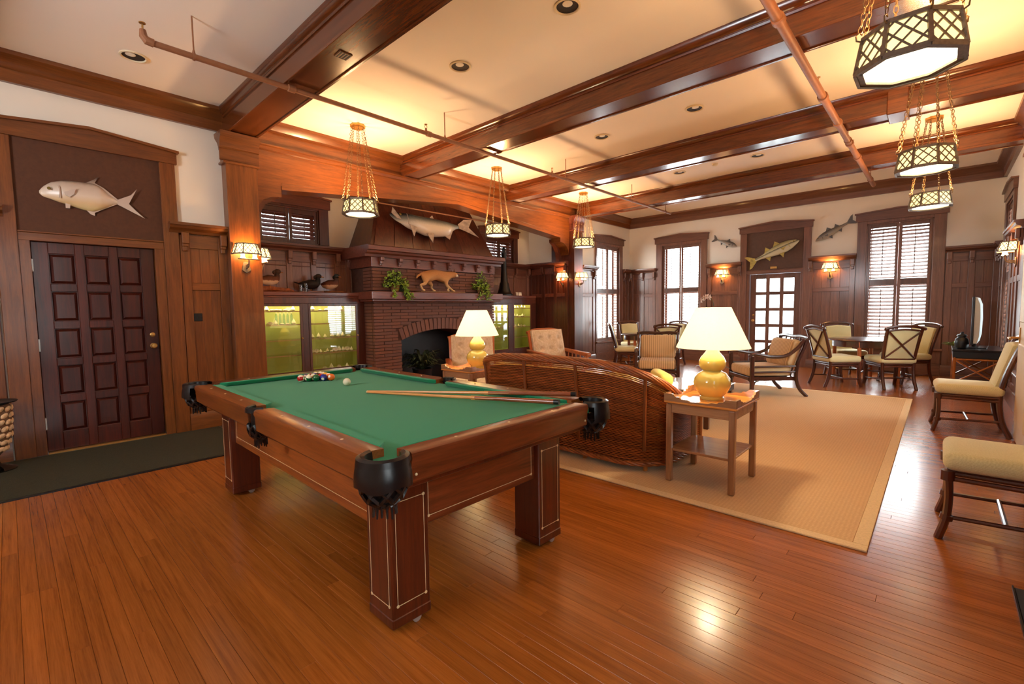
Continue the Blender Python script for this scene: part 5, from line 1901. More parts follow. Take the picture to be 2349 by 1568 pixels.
# tall black ornament and cards on the right cabinet
orn = thing('tall_ornament', 'tall black tapering ornament with a flared base on the right cabinet', 'ornament', (-7.2, 7.57, 1.64))
MB().lathe([(0.19, 0.0), (0.19, 0.03), (0.15, 0.07), (0.125, 0.16), (0.105, 0.27), (0.085, 0.30), (0.082, 0.34), (0.064, 0.6), (0.052, 0.92), (0.062, 0.935), (0.062, 0.95)], 12).build('tapered_body', BLACKM, orn)
MB().lathe([(0.035, 0.95), (0.035, 1.02), (0.045, 1.03), (0.02, 1.07), (0.001, 1.09)], 12).build('finial', BLACKM, orn)
for i, (yy, rz) in enumerate(((7.95, 0.2), (8.05, -0.15))):
    cd = MB().box(-0.004, 0.004, -0.045, 0.045, 0, 0.085).build('place_card', plain('card', S(236, 226, 206), 0.7))
    cd.location, cd.rotation_euler = (-7.15, yy, 1.64), (0, -0.2, rz)
    tag(cd, 'small white card standing on the right cabinet, %s' % ('nearer the black ornament' if i == 0 else 'farther from the black ornament'), 'card')

# ------------------------------------------------------------------ shells on the cabinet shelves
def shell_meshes():
    out = []
    a = MB().lathe([(0.002, 0.0), (0.02, 0.008), (0.03, 0.022), (0.024, 0.036), (0.016, 0.05), (0.008, 0.066), (0.001, 0.078)], 10, cap=False)
    out.append(('conch_shell', a))
    b = MB().sphere((0, 0, 0.014), 0.034, 12, 7, (1, 0.8, 0.42))
    out.append(('cowrie_shell', b))
    c = MB()
    for k in range(11):
        t0 = lerp(0.25, PI - 0.25, k / 10)
        c.tube([(0, 0, 0.004), (0.035 * math.cos(t0), 0.012, 0.026 * math.sin(t0) + 0.012), (0.058 * math.cos(t0), 0.004, 0.056 * math.sin(t0) + 0.004)], [0.004, 0.007, 0.004], 4)
    out.append(('scallop_shell', c))
    return out


SH = [(n, m.build(n, SHELLM)) for n, m in shell_meshes()]
used = set()
ordn = ['first', 'second', 'third', 'fourth', 'fifth', 'sixth', 'seventh', 'eighth', 'ninth', 'tenth', 'eleventh', 'twelfth']


def put_shells(where, x, ys, z, seed):
    r = random.Random(seed)
    for i, yy in enumerate(ys):
        n, src = SH[r.randrange(3)]
        if n in used:
            o = src.copy()
            C.objects.link(o)
        else:
            o = src
            used.add(n)
        o.location = (x + r.uniform(-0.03, 0.03), yy, z)
        o.rotation_euler = (0, 0, PI / 2 + r.uniform(-0.6, 0.6))
        s_ = r.uniform(0.75, 1.15)
        o.scale = (s_, s_, s_)
        tag(o, '%s shell from the left, %s' % (ordn[i].capitalize(), where), 'shell', 'shells on the ' + where)


def rng(a, b, n): return [lerp(a, b, (i + 0.5) / n) for i in range(n)]


put_shells('left cabinet, behind its left door, top shelf', -7.16, rng(2.40, 2.95, 9), 1.36, 1)
put_shells('left cabinet, behind its left door, third shelf', -7.16, rng(2.45, 2.95, 6), 1.16, 2)
put_shells('left cabinet, behind its right door, top shelf', -7.16, rng(3.15, 3.85, 6), 1.36, 3)
put_shells('left cabinet, behind its right door, second shelf', -7.16, rng(3.15, 3.85, 7), 0.93, 4)
put_shells('left cabinet, behind its right door, bottom shelf', -7.16, rng(3.15, 3.85, 11), 0.70, 5)
put_shells('left cabinet, behind its right door, cabinet floor', -7.16, rng(3.3, 3.8, 4), 0.43, 6)
put_shells('right cabinet, behind its right door, top shelf', -7.16, rng(7.74, 8.25, 5), 1.36, 7)
put_shells('right cabinet, behind its right door, third shelf', -7.16, rng(7.74, 8.25, 6), 1.16, 8)
put_shells('right cabinet, behind its right door, second shelf', -7.16, rng(7.74, 8.25, 5), 0.93, 9)
put_shells('right cabinet, behind its left door, third shelf', -7.16, rng(7.0, 7.5, 5), 1.16, 10)
put_shells('right cabinet, behind its left door, second shelf', -7.16, rng(7.0, 7.5, 5), 0.93, 11)
cor = thing('coral_piece', 'white rounded coral on the top shelf of the right cabinet', 'coral', (-7.17, 7.35, 1.36))
mb = MB()
for i in range(14):
    a, b = rnd.uniform(0, 2 * PI), rnd.uniform(0, 1)
    mb.sphere((0.05 * math.cos(a) * b, 0.05 * math.sin(a) * b, 0.045 + 0.03 * (1 - b)), rnd.uniform(0.022, 0.04), 8, 6)
mb.build('coral', plain('coral_white', S(240, 226, 196), 0.8, var=0.1), cor)
# slim green glass vials on the third shelf of the left cabinet
GV = glass_mat('green_vial', (0.55, 0.8, 0.6, 1), 0.1)
for i in range(5):
    v = thing('glass_vial', '%s slim green glass vial from the left on the top shelf of the left cabinet' % ordn[i].capitalize(), 'vial', (-7.24, 2.70 + i * 0.055, 1.16), 0, 'slim glass vials in the left cabinet')
    MB().lathe([(0.016, 0), (0.018, 0.01), (0.018, 0.13), (0.010, 0.15), (0.010, 0.168)], 10).build('vial', GV, v)
    MB().lathe([(0.011, 0.165), (0.011, 0.182)], 8).build('stopper', SHELLM, v)
    v['label'] = '%s slim green vial from the left, third shelf of the left cabinet' % ordn[i].capitalize()

# ------------------------------------------------------------------ rugs and mats
rug = thing('sisal_rug', 'large tan sisal rug with a plain bound edge under the seating', 'rug', (-2.6, 5.8, 0))
rx0, rx1, ry0, ry1 = -4.95, -0.245, 3.07, 8.5
MB().box(rx0 + 0.07 + 2.6, rx1 - 0.07 + 2.6, ry0 + 0.07 - 5.8, ry1 - 0.07 - 5.8, 0.0005, 0.010).build('weave', SISAL, rug, bevel=0.003)
mb = MB()
for a, b, c, d in ((rx0, rx1, ry0, ry0 + 0.07), (rx0, rx1, ry1 - 0.07, ry1), (rx0, rx0 + 0.07, ry0 + 0.07, ry1 - 0.07), (rx1 - 0.07, rx1, ry0 + 0.07, ry1 - 0.07)):
    mb.box(a + 2.6, b + 2.6, c - 5.8, d - 5.8, 0.0005, 0.012)
mb.build('binding', BIND, rug, bevel=0.003)
dm = thing('door_mat', 'long dark olive runner mat in front of the left door', 'mat', (-5.6, 0.4, 0))
MB().box(-0.64, 0.64, -2.2, 1.22, 0.0005, 0.010).build('pile', MAT, dm, bevel=0.004)
mb = MB().box(-0.68, -0.64, -2.24, 1.26, 0.0005, 0.007).box(0.64, 0.68, -2.24, 1.26, 0.0005, 0.007).box(-0.64, 0.64, 1.22, 1.26, 0.0005, 0.007).box(-0.64, 0.64, -2.24, -2.2, 0.0005, 0.007)
mb.build('rubber_edge', BLACKM, dm)
bm2 = thing('black_mat', 'black floor mat just showing at the lower right edge', 'mat', (0.5, 2.2, 0))
MB().box(-0.2, 0.2, -0.9, 0.92, 0.0005, 0.012).build('pad', BLACKM, bm2, bevel=0.004)
MB().box(-0.206, -0.2, -0.906, 0.926, 0.0005, 0.016).build('edge', BLACK, bm2)

# urn with shells at the left edge
urn = thing('shell_urn', 'pale footed urn covered in shells at the left edge on the mat', 'urn', (-5.98, -0.155, 0.0))
MB().lathe([(0.14, 0.011), (0.14, 0.02), (0.12, 0.03), (0.045, 0.06), (0.03, 0.1), (0.035, 0.13), (0.05, 0.15)], 24).build('foot', glass_mat('smoked_glass', (0.5, 0.46, 0.42, 1), 0.15), urn)
MB().lathe([(0.05, 0.15), (0.09, 0.20), (0.12, 0.30), (0.128, 0.42), (0.135, 0.52), (0.12, 0.58), (0.10, 0.58)], 28).build('bowl', plain('urn_stone', S(120, 84, 56), 0.6, var=0.3, vscale=30), urn)
MB().lathe([(0.17, 0.60), (0.175, 0.61), (0.10, 0.60), (0.10, 0.585)], 28).build('rim_plate', BLACKM, urn)
mb = MB()
for i in range(7):
    z = 0.20 + i * 0.058
    rr = interp([(0.2, 0.09), (0.3, 0.12), (0.42, 0.128), (0.55, 0.133)], z)
    for k in range(13):
        a = 2 * PI * (k + 0.5 * (i % 2)) / 13
        i0 = len(mb.v)
        mb.sphere((0, 0, 0), 0.034, 8, 6, (0.35, 1.0, 0.62))
        mb.xf(Matrix.Translation((rr * math.cos(a), rr * math.sin(a), z)) @ Matrix.Rotation(a, 4, 'Z') @ Matrix.Rotation(0.5, 4, 'X'), i0)
mb.build('shells', plain('urn_shell', S(228, 190, 146), 0.5, var=0.3, vscale=30), urn, kind='stuff', fix=False)

RAD = math.radians
# ------------------------------------------------------------------ wicker sofa
SX, SY = -2.60, 3.36
sofa = thing('wicker_sofa', 'long brown wicker sofa with a swept back, its back towards the pool table', 'sofa', (SX, SY, 0.012))
hw, dp, rc = 1.02, 0.86, 0.36
path = [(hw, dp), (hw, 0.75), (hw, 0.55), (hw, rc)]
for k in range(1, 8):
    a = PI / 2 * k / 8
    path.append((hw - rc + rc * math.cos(a), rc - rc * math.sin(a)))
path += [(hw - rc, 0.0), (0.45, 0), (0.15, 0)]
path = path + [(-x, y) for x, y in reversed(path)]
pp = catmull([(x, y, 0) for x, y in path], 8)
cum = [0.0]
for a, b in zip(pp, pp[1:]): cum.append(cum[-1] + (b - a).length)
LT = cum[-1]


def at(s_):
    s_ = max(0, min(LT - 1e-6, s_))
    lo, hi = 0, len(cum) - 1
    while hi - lo > 1:
        m = (lo + hi) // 2
        if cum[m] <= s_: lo = m
        else: hi = m
    f = (s_ - cum[lo]) / (cum[hi] - cum[lo] + 1e-9)
    p = pp[lo].lerp(pp[hi], f)
    d = (pp[hi] - pp[lo]).normalized()
    return p, Vector((d.y, -d.x, 0)) * -1.0


def ztop(s_):
    e = min(s_, LT - s_)          # distance from the arm front
    return interp([(0, 0.50), (0.3, 0.52), (0.5, 0.585), (0.65, 0.68), (0.8, 0.77), (0.95, 0.83), (1.15, 0.862), (1.5, 0.872), (9, 0.88)], e)


def surf(s_, f, off=0.0):
    p, n = at(s_)
    zt = ztop(s_)
    z = lerp(0.06, zt, f)
    lean = 0.055 * f ** 1.5 * min(1.0, min(s_, LT - s_) / 0.9) - 0.05 * (1 - f) ** 2 * 0
    q = p - n * 0 + n * (lean + off)
    return Vector((q.x, q.y, z))


n_test = at(LT / 2)[1]
SGN = 1.0 if n_test.y < 0 else -1.0
_at0 = at


def at(s_):
    p, n = _at0(s_)
    return p, n * SGN


WICK = wood('wicker_strand', S(186, 102, 44), S(124, 58, 22), 'z', rough=0.4, coat=0.2, stretch=3, var=0.3)
POLEW = wood('sofa_pole', S(150, 82, 36), S(108, 52, 20), 'z', rough=0.35, stretch=4)
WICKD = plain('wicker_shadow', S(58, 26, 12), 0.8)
NR, NS_ = 50, 150
mb = MB()
for j in range(NR):
    f = (j + 0.5) / NR * 0.97
    pts = []
    for i in range(NS_):
        s_ = LT * i / (NS_ - 1)
        o = 0.0045 * (1 if (i + j) % 2 else -1)
        pts.append(surf(s_, f, o))
    hgt = 0.0092
    n0 = len(mb.v)
    mb.tube(pts, hgt, 4, flat=0.62)
mb.build('weave', WICK, sofa, kind='stuff', fix=False, ang=50)
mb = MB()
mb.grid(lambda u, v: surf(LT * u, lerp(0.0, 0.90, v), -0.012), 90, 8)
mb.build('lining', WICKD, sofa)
mb = MB()
for k in range(9):
    pts, rs = [], []
    for i in range(221):
        s_ = LT * i / 220
        a = 2 * PI * k / 9 + s_ * 9
        c = surf(s_, 1.0, 0.0)
        n = at(s_)[1]
        pts.append(c + n * 0.027 * math.cos(a) + Vector((0, 0, 0.027 * math.sin(a) + 0.004)))
    mb.tube(pts, 0.0105, 6)
mb.build('braided_rim', WICK, sofa, fix=False, ang=60)
mb = MB()
for k in range(3):
    pts = []
    for i in range(161):
        s_ = LT * i / 160
        a = 2 * PI * k / 3 + s_ * 30
        c = surf(s_, 0.0, 0.004)
        n = at(s_)[1]
        pts.append(c + n * 0.012 * math.cos(a) + Vector((0, 0, 0.012 * math.sin(a))))
    mb.tube(pts, 0.010, 6)
mb.build('braided_base', WICK, sofa, fix=False, ang=60)
for s_ in [LT / 2 + d for d in (-0.885, -0.295, 0.295, 0.885)] + [0.02, LT - 0.02]:
    pts = [surf(s_, f, 0.014) for f in (0.16, 0.4, 0.6, 0.8, 0.97)]
    MB().tube(pts, 0.016, 8).build('pole', POLEW, sofa)
for x, y in ((0.87, 0.10), (0.31, 0.06), (-0.29, 0.06), (-0.87, 0.10), (0.95, 0.78), (-0.95, 0.78)):
    MB().lathe([(0.02, 0.0), (0.022, 0.07)], 12, (x, y, 0)).build('leg', RATTX, sofa)
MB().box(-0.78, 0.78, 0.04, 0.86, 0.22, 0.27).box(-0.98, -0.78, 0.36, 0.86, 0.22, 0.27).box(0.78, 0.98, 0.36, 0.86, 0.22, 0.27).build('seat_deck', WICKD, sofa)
for i, x in enumerate((-0.66, 0, 0.66)):
    cu = thing('seat_cushion', 'yellow seat cushion on the wicker sofa, %s' % ('its left third', 'its middle third', 'its right third')[i], 'cushion', (SX + x, SY + 0.50, 0.283), 0, 'yellow sofa cushions')
    MB().box(-0.32, 0.32, -0.36, 0.36, 0.0, 0.15).build('cushion', YELLOW, cu, bevel=0.045, seg=3)
for i, x in enumerate((-0.62, -0.06, 0.50)):
    bc = thing('back_cushion', 'plump yellow back cushion on the wicker sofa, %s' % ('left', 'middle', 'right one by the lamp table')[i], 'cushion', (SX + x, SY + 0.20, 0.435), 0, 'yellow sofa cushions')
    b = MB().box(-0.27, 0.27, -0.075, 0.075, 0.0, 0.355).build('cushion', YELLOW, bc, bevel=0.06, seg=4)
    b.rotation_euler = (math.radians(10), 0, 0)
th_ = thing('throw_pillow', 'yellow pillow standing in the corner of the wicker sofa by the near lamp', 'cushion', (SX + 0.80, SY + 0.42, 0.435), RAD(38))
b = MB().box(-0.06, 0.06, -0.21, 0.21, 0.0, 0.36).build('cushion', YELLOW, th_, bevel=0.05, seg=4)
b.rotation_euler = (0, math.radians(9), 0)

# ------------------------------------------------------------------ tray tables with lamps
def tray_table(label, loc, rz):
    t = thing('tray_side_table', label, 'side table', loc, rz, 'scalloped tray side tables')
    w, d, H = 0.50, 0.53, 0.605
    for sx in (-1, 1):
        for sy in (-1, 1):
            MB().cbox(sx * (w / 2 - 0.022), sy * (d / 2 - 0.022), H / 2 - 0.005, 0.042, 0.042, H - 0.01).build('leg', SIDEZ, t, bevel=0.004)
    mb = MB()
    mb.box(-w / 2 + 0.01, w / 2 - 0.01, -d / 2 + 0.01, -d / 2 + 0.028, H - 0.075, H).box(-w / 2 + 0.01, w / 2 - 0.01, d / 2 - 0.028, d / 2 - 0.01, H - 0.075, H)
    mb.box(-w / 2 + 0.01, -w / 2 + 0.028, -d / 2 + 0.028, d / 2 - 0.028, H - 0.075, H).box(w / 2 - 0.028, w / 2 - 0.01, -d / 2 + 0.028, d / 2 - 0.028, H - 0.075, H)
    mb.build('apron', SIDEW, t, bevel=0.003)
    MB().box(-w / 2 - 0.012, w / 2 + 0.012, -d / 2 - 0.012, d / 2 + 0.012, H, H + 0.016).build('top', wood('tray_top_wood', S(214, 140, 66), S(176, 104, 44), 'x', rough=0.2), t, bevel=0.004)

    def gal(L):
        h = [(-L / 2, 0), (-L / 2, 0.055), (-L / 2 + 0.07, 0.055), (-L / 2 + 0.09, 0.035), (-L / 2 + 0.115, 0.035), (-L / 2 + 0.13, 0.022), (-0.09, 0.022), (-0.06, 0.012), (0.06, 0.012), (0.09, 0.022),
             (L / 2 - 0.13, 0.022), (L / 2 - 0.115, 0.035), (L / 2 - 0.09, 0.035), (L / 2 - 0.07, 0.055), (L / 2, 0.055), (L / 2, 0)]
        return [(a, b + H + 0.016) for a, b in h]
    for sy in (-1, 1):
        y = sy * (d / 2 + 0.002)
        MB().prism(gal(w + 0.02), 'y', y - 0.008, y + 0.008).build('gallery', SIDEW, t, smooth=False)
    for sx in (-1, 1):
        x = sx * (w / 2 + 0.002)
        MB().prism(gal(d - 0.016), 'x', x - 0.008, x + 0.008).build('gallery', SIDEW, t, smooth=False)
    MB().box(-w / 2 + 0.02, w / 2 - 0.02, -d / 2 + 0.02, d / 2 - 0.02, 0.235, 0.253).build('shelf', SIDEW, t, bevel=0.003)
    return t


tray_table('wooden tray table with scalloped rim at the near end of the wicker sofa', (-1.27, 3.635, 0.012), 0)
tray_table('wooden tray table with scalloped rim half hidden behind the far end of the sofa', (-4.17, 3.80, 0.012), 0.0)


def table_lamp(label, loc):
    t = thing('table_lamp', label, 'table lamp', loc, 0, 'yellow gourd table lamps')
    prof = [(0.085, 0.0), (0.088, 0.015), (0.08, 0.022), (0.105, 0.05), (0.128, 0.09), (0.135, 0.125), (0.126, 0.165), (0.098, 0.20), (0.068, 0.215), (0.066, 0.22), (0.086, 0.235), (0.098, 0.265), (0.097, 0.29), (0.08, 0.325), (0.055, 0.355), (0.036, 0.385), (0.03, 0.40)]
    MB().lathe([(r, z) for r, z in prof], 40).build('gourd_base', CERAM, t, ang=60)
    MB().lathe([(0.012, 0.40), (0.012, 0.47), (0.016, 0.475), (0.016, 0.52)], 12).build('stem', BRASSY, t)
    zb, zt = 0.395, 0.70
    mb = MB()
    n = 48
    mb.lathe([(0.265, zb), (0.125, zt), (0.122, zt), (0.262, zb)], n, cap=False)
    k = len(mb.v)
    mb.f += [((3 * n) + j, (3 * n) + (j + 1) % n, (j + 1) % n, j) for j in range(n)]
    mb.t += [0.5] * n
    mb.build('lamp_shade', SHADE, t, ang=60)
    mb = MB()
    for k in range(3):
        a = 2 * PI * k / 3
        mb.tube([(0, 0, zt - 0.025), (0.122 * math.cos(a), 0.122 * math.sin(a), zt - 0.01)], 0.003, 5)
    mb.tube([(0, 0, 0.52), (0, 0, zt - 0.02)], 0.004, 6)
    mb.build('harp', BRASSY, t)
    MB().sphere((0, 0, 0.56), 0.03, 14, 10).build('bulb', emit('lamp_bulb', (1, 0.85, 0.55, 1), 20), t)
    lamp_point('lamp_light', (0, 0, 0.56), 40, (1.0, 0.83, 0.54), 0.04, t)
    return t


table_lamp('yellow double gourd lamp with glowing cream shade on the near tray table', (-1.275, 3.645, 0.634))
table_lamp('yellow double gourd lamp with cream shade on the far tray table behind the pool table', (-4.14, 3.86, 0.634))


# ------------------------------------------------------------------ X-back dining chairs
def dining_chair(label, loc, rz, group, first=[None]):
    if first[0] is not None: return dup(first[0], loc, rz, label, group)
    t = thing('dining_chair', label, 'chair', loc, rz, group)
    MB().box(-0.25, 0.26, -0.255, 0.255, 0.40, 0.505).build('seat', SEAT, t, bevel=0.045, seg=4)
    mb = MB()
    for z in (0.355, 0.385):
        for y in (-0.225, 0.225): mb.tube([(-0.21, y, z), (0.235, y, z)], 0.014, 8)
        mb.tube([(0.235, -0.225, z), (0.235, 0.225, z)], 0.014, 8)
        mb.tube([(-0.21, -0.225, z), (-0.21, 0.225, z)], 0.014, 8)
    mb.box(-0.22, 0.235, -0.225, 0.225, 0.385, 0.405)
    mb.build('seat_frame', RATT, t)
    for s_ in (-1, 1):
        mb = MB()
        for e in (-0.011, 0.011):
            mb.tube(catmull([(0.235, s_ * 0.225 + e, 0.39), (0.228, s_ * 0.225 + e, 0.25), (0.236, s_ * 0.225 + e, 0.12), (0.265, s_ * 0.23 + e, 0.0)], 4), 0.019, 8)
        mb.tube([(0.23, s_ * 0.225, 0.145), (0.236, s_ * 0.225, 0.115)], 0.03, 10)
        mb.tube([(0.236, s_ * 0.225, 0.40), (0.236, s_ * 0.225, 0.345)], 0.032, 10)
        mb.build('leg', RATT, t)
        mb = MB().tube(catmull([(-0.30, s_ * 0.22, 0.0), (-0.24, s_ * 0.215, 0.16), (-0.215, s_ * 0.215, 0.36), (-0.235, s_ * 0.22, 0.55), (-0.30, s_ * 0.23, 0.80), (-0.36, s_ * 0.235, 0.97)], 4), 0.024, 8)
        mb.build('leg', RATT, t)
    mb = MB().tube(catmull([(-0.365, -0.26, 0.955), (-0.375, -0.15, 0.985), (-0.38, 0, 0.995), (-0.375, 0.15, 0.985), (-0.365, 0.26, 0.955)], 4), 0.022, 8)
    mb.tube(catmull([(-0.35, -0.23, 0.92), (-0.36, 0, 0.945), (-0.35, 0.23, 0.92)], 4), 0.014, 8)
    for s_ in (-1, 1): mb.sphere((-0.362, s_ * 0.262, 0.953), 0.026, 10, 6)
    mb.build('crest_rail', RATT, t)
    mb = MB()
    A = [(-0.215, -0.195, 0.455), (-0.215, 0.195, 0.455), (-0.335, 0.21, 0.925), (-0.345, 0.0, 0.945), (-0.335, -0.21, 0.925)]
    B = [(x + 0.05, y, z) for x, y, z in A]
    mb.add([(x - 0.012, y, z) for x, y, z in A] + B, [(0, 1, 2, 3, 4), (9, 8, 7, 6, 5), (0, 5, 6, 1), (1, 6, 7, 2), (2, 7, 8, 3), (3, 8, 9, 4), (4, 9, 5, 0)])
    mb.build('backrest', SEAT, t, bevel=0.015, seg=2)
    for s_ in (-1, 1):
        MB().tube([(-0.245, s_ * 0.20, 0.50), (-0.36, -s_ * 0.205, 0.90)], 0.0125, 8).build('cross_bar', RATT, t)
    mb = MB().tube([(-0.242, -0.21, 0.475), (-0.242, 0.21, 0.475)], 0.014, 8)
    mb.build('lower_rail', RATT, t)
    for s_ in (-1, 1):
        MB().tube([(-0.24, s_ * 0.215, 0.15), (0.235, s_ * 0.225, 0.13)], 0.012, 8).build('stretcher', RATT, t)
    MB().tube([(0.0, -0.22, 0.142), (0.0, 0.22, 0.142)], 0.012, 8).build('stretcher', RATT, t)
    first[0] = t
    return t


RAD = math.radians
dining_chair('cream rattan chair nearest the camera, cut off by the right edge', (0.30, 3.78, 0), PI, 'rattan chairs along the right wall')
dining_chair('cream rattan chair by the right wall in front of the television stand', (0.235, 6.82, 0), PI + 0.05, 'rattan chairs along the right wall')
GR = 'X-backed chairs around the round game tables'
dining_chair('X-backed cream chair at the left side of the right-hand round table', (-1.26, 9.32, 0), RAD(40), GR)
dining_chair('cream chair behind the right-hand round table, facing the room', (-1.28, 10.55, 0), RAD(-58), GR)
dining_chair('X-backed cream chair in front of the right-hand round table, before the window', (-0.58, 9.60, 0), RAD(122), GR)
dining_chair('cream chair mostly hidden behind the X-backed one at the right-hand table', (-0.42, 10.32, 0), RAD(225), GR)
dining_chair('cream chair at the left side of the left-hand round table', (-4.98, 9.05, 0), RAD(33), GR)
dining_chair('cream chair in the far corner behind the left-hand round table', (-5.45, 10.28, 0), RAD(-38), GR)
dining_chair('X-backed cream chair right of the left-hand round table', (-4.20, 9.12, 0), RAD(130), GR)
dining_chair('cream chair behind the X-backed one, under the corner window', (-4.62, 10.40, 0), RAD(-102), GR)


def round_table(label, loc, rz):
    t = thing('round_table', label, 'table', loc, rz, 'round game tables')
    MB().lathe([(0.01, 0.72), (0.53, 0.72), (0.55, 0.728), (0.55, 0.742), (0.53, 0.75), (0.01, 0.75)], 48).build('tabletop', RATT, t)
    MB().lathe([(0.46, 0.62), (0.48, 0.62), (0.48, 0.72), (0.46, 0.72)], 40, cap=False).build('apron', RATT, t)
    for k in range(4):
        a = PI / 4 + PI / 2 * k
        MB().tube([(0.45 * math.cos(a), 0.45 * math.sin(a), 0.72), (0.45 * math.cos(a), 0.45 * math.sin(a), 0.0)], [0.032, 0.026], 10).build('leg', RATTX if False else ARMW, t)
    mb = MB()
    for k in range(2):
        a = PI / 4 + PI / 2 * k
        mb.tube([(0.45 * math.cos(a), 0.45 * math.sin(a), 0.2), (-0.45 * math.cos(a), -0.45 * math.sin(a), 0.2)], 0.014, 8)
    mb.build('stretcher', RATT, t)
    return t


round_table('round game table by the far right window with four chairs', (-0.93, 9.98, 0), RAD(40))
round_table('round game table in the far corner with four chairs', (-4.85, 9.70, 0), RAD(40))


# ------------------------------------------------------------------ striped lounge chairs
def lounge(label, loc, rz, first=[None]):
    if first[0] is not None: return dup(first[0], loc, rz, label)
    t = thing('striped_lounge_chair', label, 'armchair', loc, rz, 'striped tan lounge chairs')
    MB().box(-0.26, 0.36, -0.30, 0.30, 0.29, 0.44).build('seat_cushion', STRIPE, t, bevel=0.045, seg=3)
    b = MB().box(-0.075, 0.075, -0.30, 0.30, 0.0, 0.42).build('back_cushion', STRIPE, t, bevel=0.06, seg=4)
    b.location, b.rotation_euler = (-0.235, 0, 0.42), (0, RAD(-16), 0)
    mb = MB().box(-0.30, 0.36, -0.33, -0.30, 0.235, 0.29).box(-0.30, 0.36, 0.30, 0.33, 0.235, 0.29).box(0.335, 0.365, -0.30, 0.30, 0.235, 0.29).box(-0.30, -0.27, -0.30, 0.30, 0.235, 0.29).box(-0.27, 0.335, -0.30, 0.30, 0.262, 0.288)
    mb.build('seat_frame', DARKCH, t, bevel=0.006)
    for s_ in (-1, 1):
        y = s_ * 0.335
        MB().bar((0.335, y, 0.0), (0.335, y, 0.60), 0.05, 0.05).build('leg', DARKCH, t, bevel=0.008)
        MB().tube(catmull([(-0.46, y, 0.0), (-0.35, y, 0.12), (-0.30, y, 0.28), (-0.32, y, 0.5), (-0.40, y, 0.70), (-0.45, y, 0.86)], 4), 0.026, 8).build('leg', DARKCH, t)
        MB().tube(catmull([(0.37, y, 0.575), (0.345, y, 0.625), (0.25, y, 0.62), (0.05, y, 0.585), (-0.15, y, 0.60), (-0.30, y, 0.70), (-0.40, y, 0.82)], 4), 0.026, 8).build('arm', DARKCH, t)
        for z in (0.36, 0.44):
            MB().tube([(0.33, y, z), (-0.305, y, z + 0.005)], 0.015, 8).build('side_rail', DARKCH, t)
        mb = MB()
        mb.tube(catmull([(0.31, y, 0.17), (0.29, y, 0.215), (0.24, y, 0.24)], 4), 0.011, 6)
        mb.tube(catmull([(0.335, y - s_ * 0.025, 0.17), (0.335, y - s_ * 0.045, 0.215), (0.335, y - s_ * 0.1, 0.24)], 4), 0.011, 6)
        mb.build('corner_brace', DARKCH, t)
    mb = MB().tube(catmull([(-0.45, -0.37, 0.85), (-0.46, -0.2, 0.865), (-0.455, 0, 0.855), (-0.46, 0.2, 0.865), (-0.45, 0.37, 0.85)], 4), 0.027, 8)
    mb.build('crest_rail', DARKCH, t)
    for y in (-0.18, -0.06, 0.06, 0.18): MB().tube([(-0.305, y, 0.27), (-0.445, y, 0.85)], 0.012, 6).build('back_spindle', DARKCH, t)
    first[0] = t
    return t


lounge('striped tan lounge chair turned side on, beyond the near lamp', (-1.96, 7.76, 0.012), RAD(222))
lounge('striped tan lounge chair facing the sofa, left of the near lamp shade', (-3.58, 7.58, 0.012), RAD(-66))


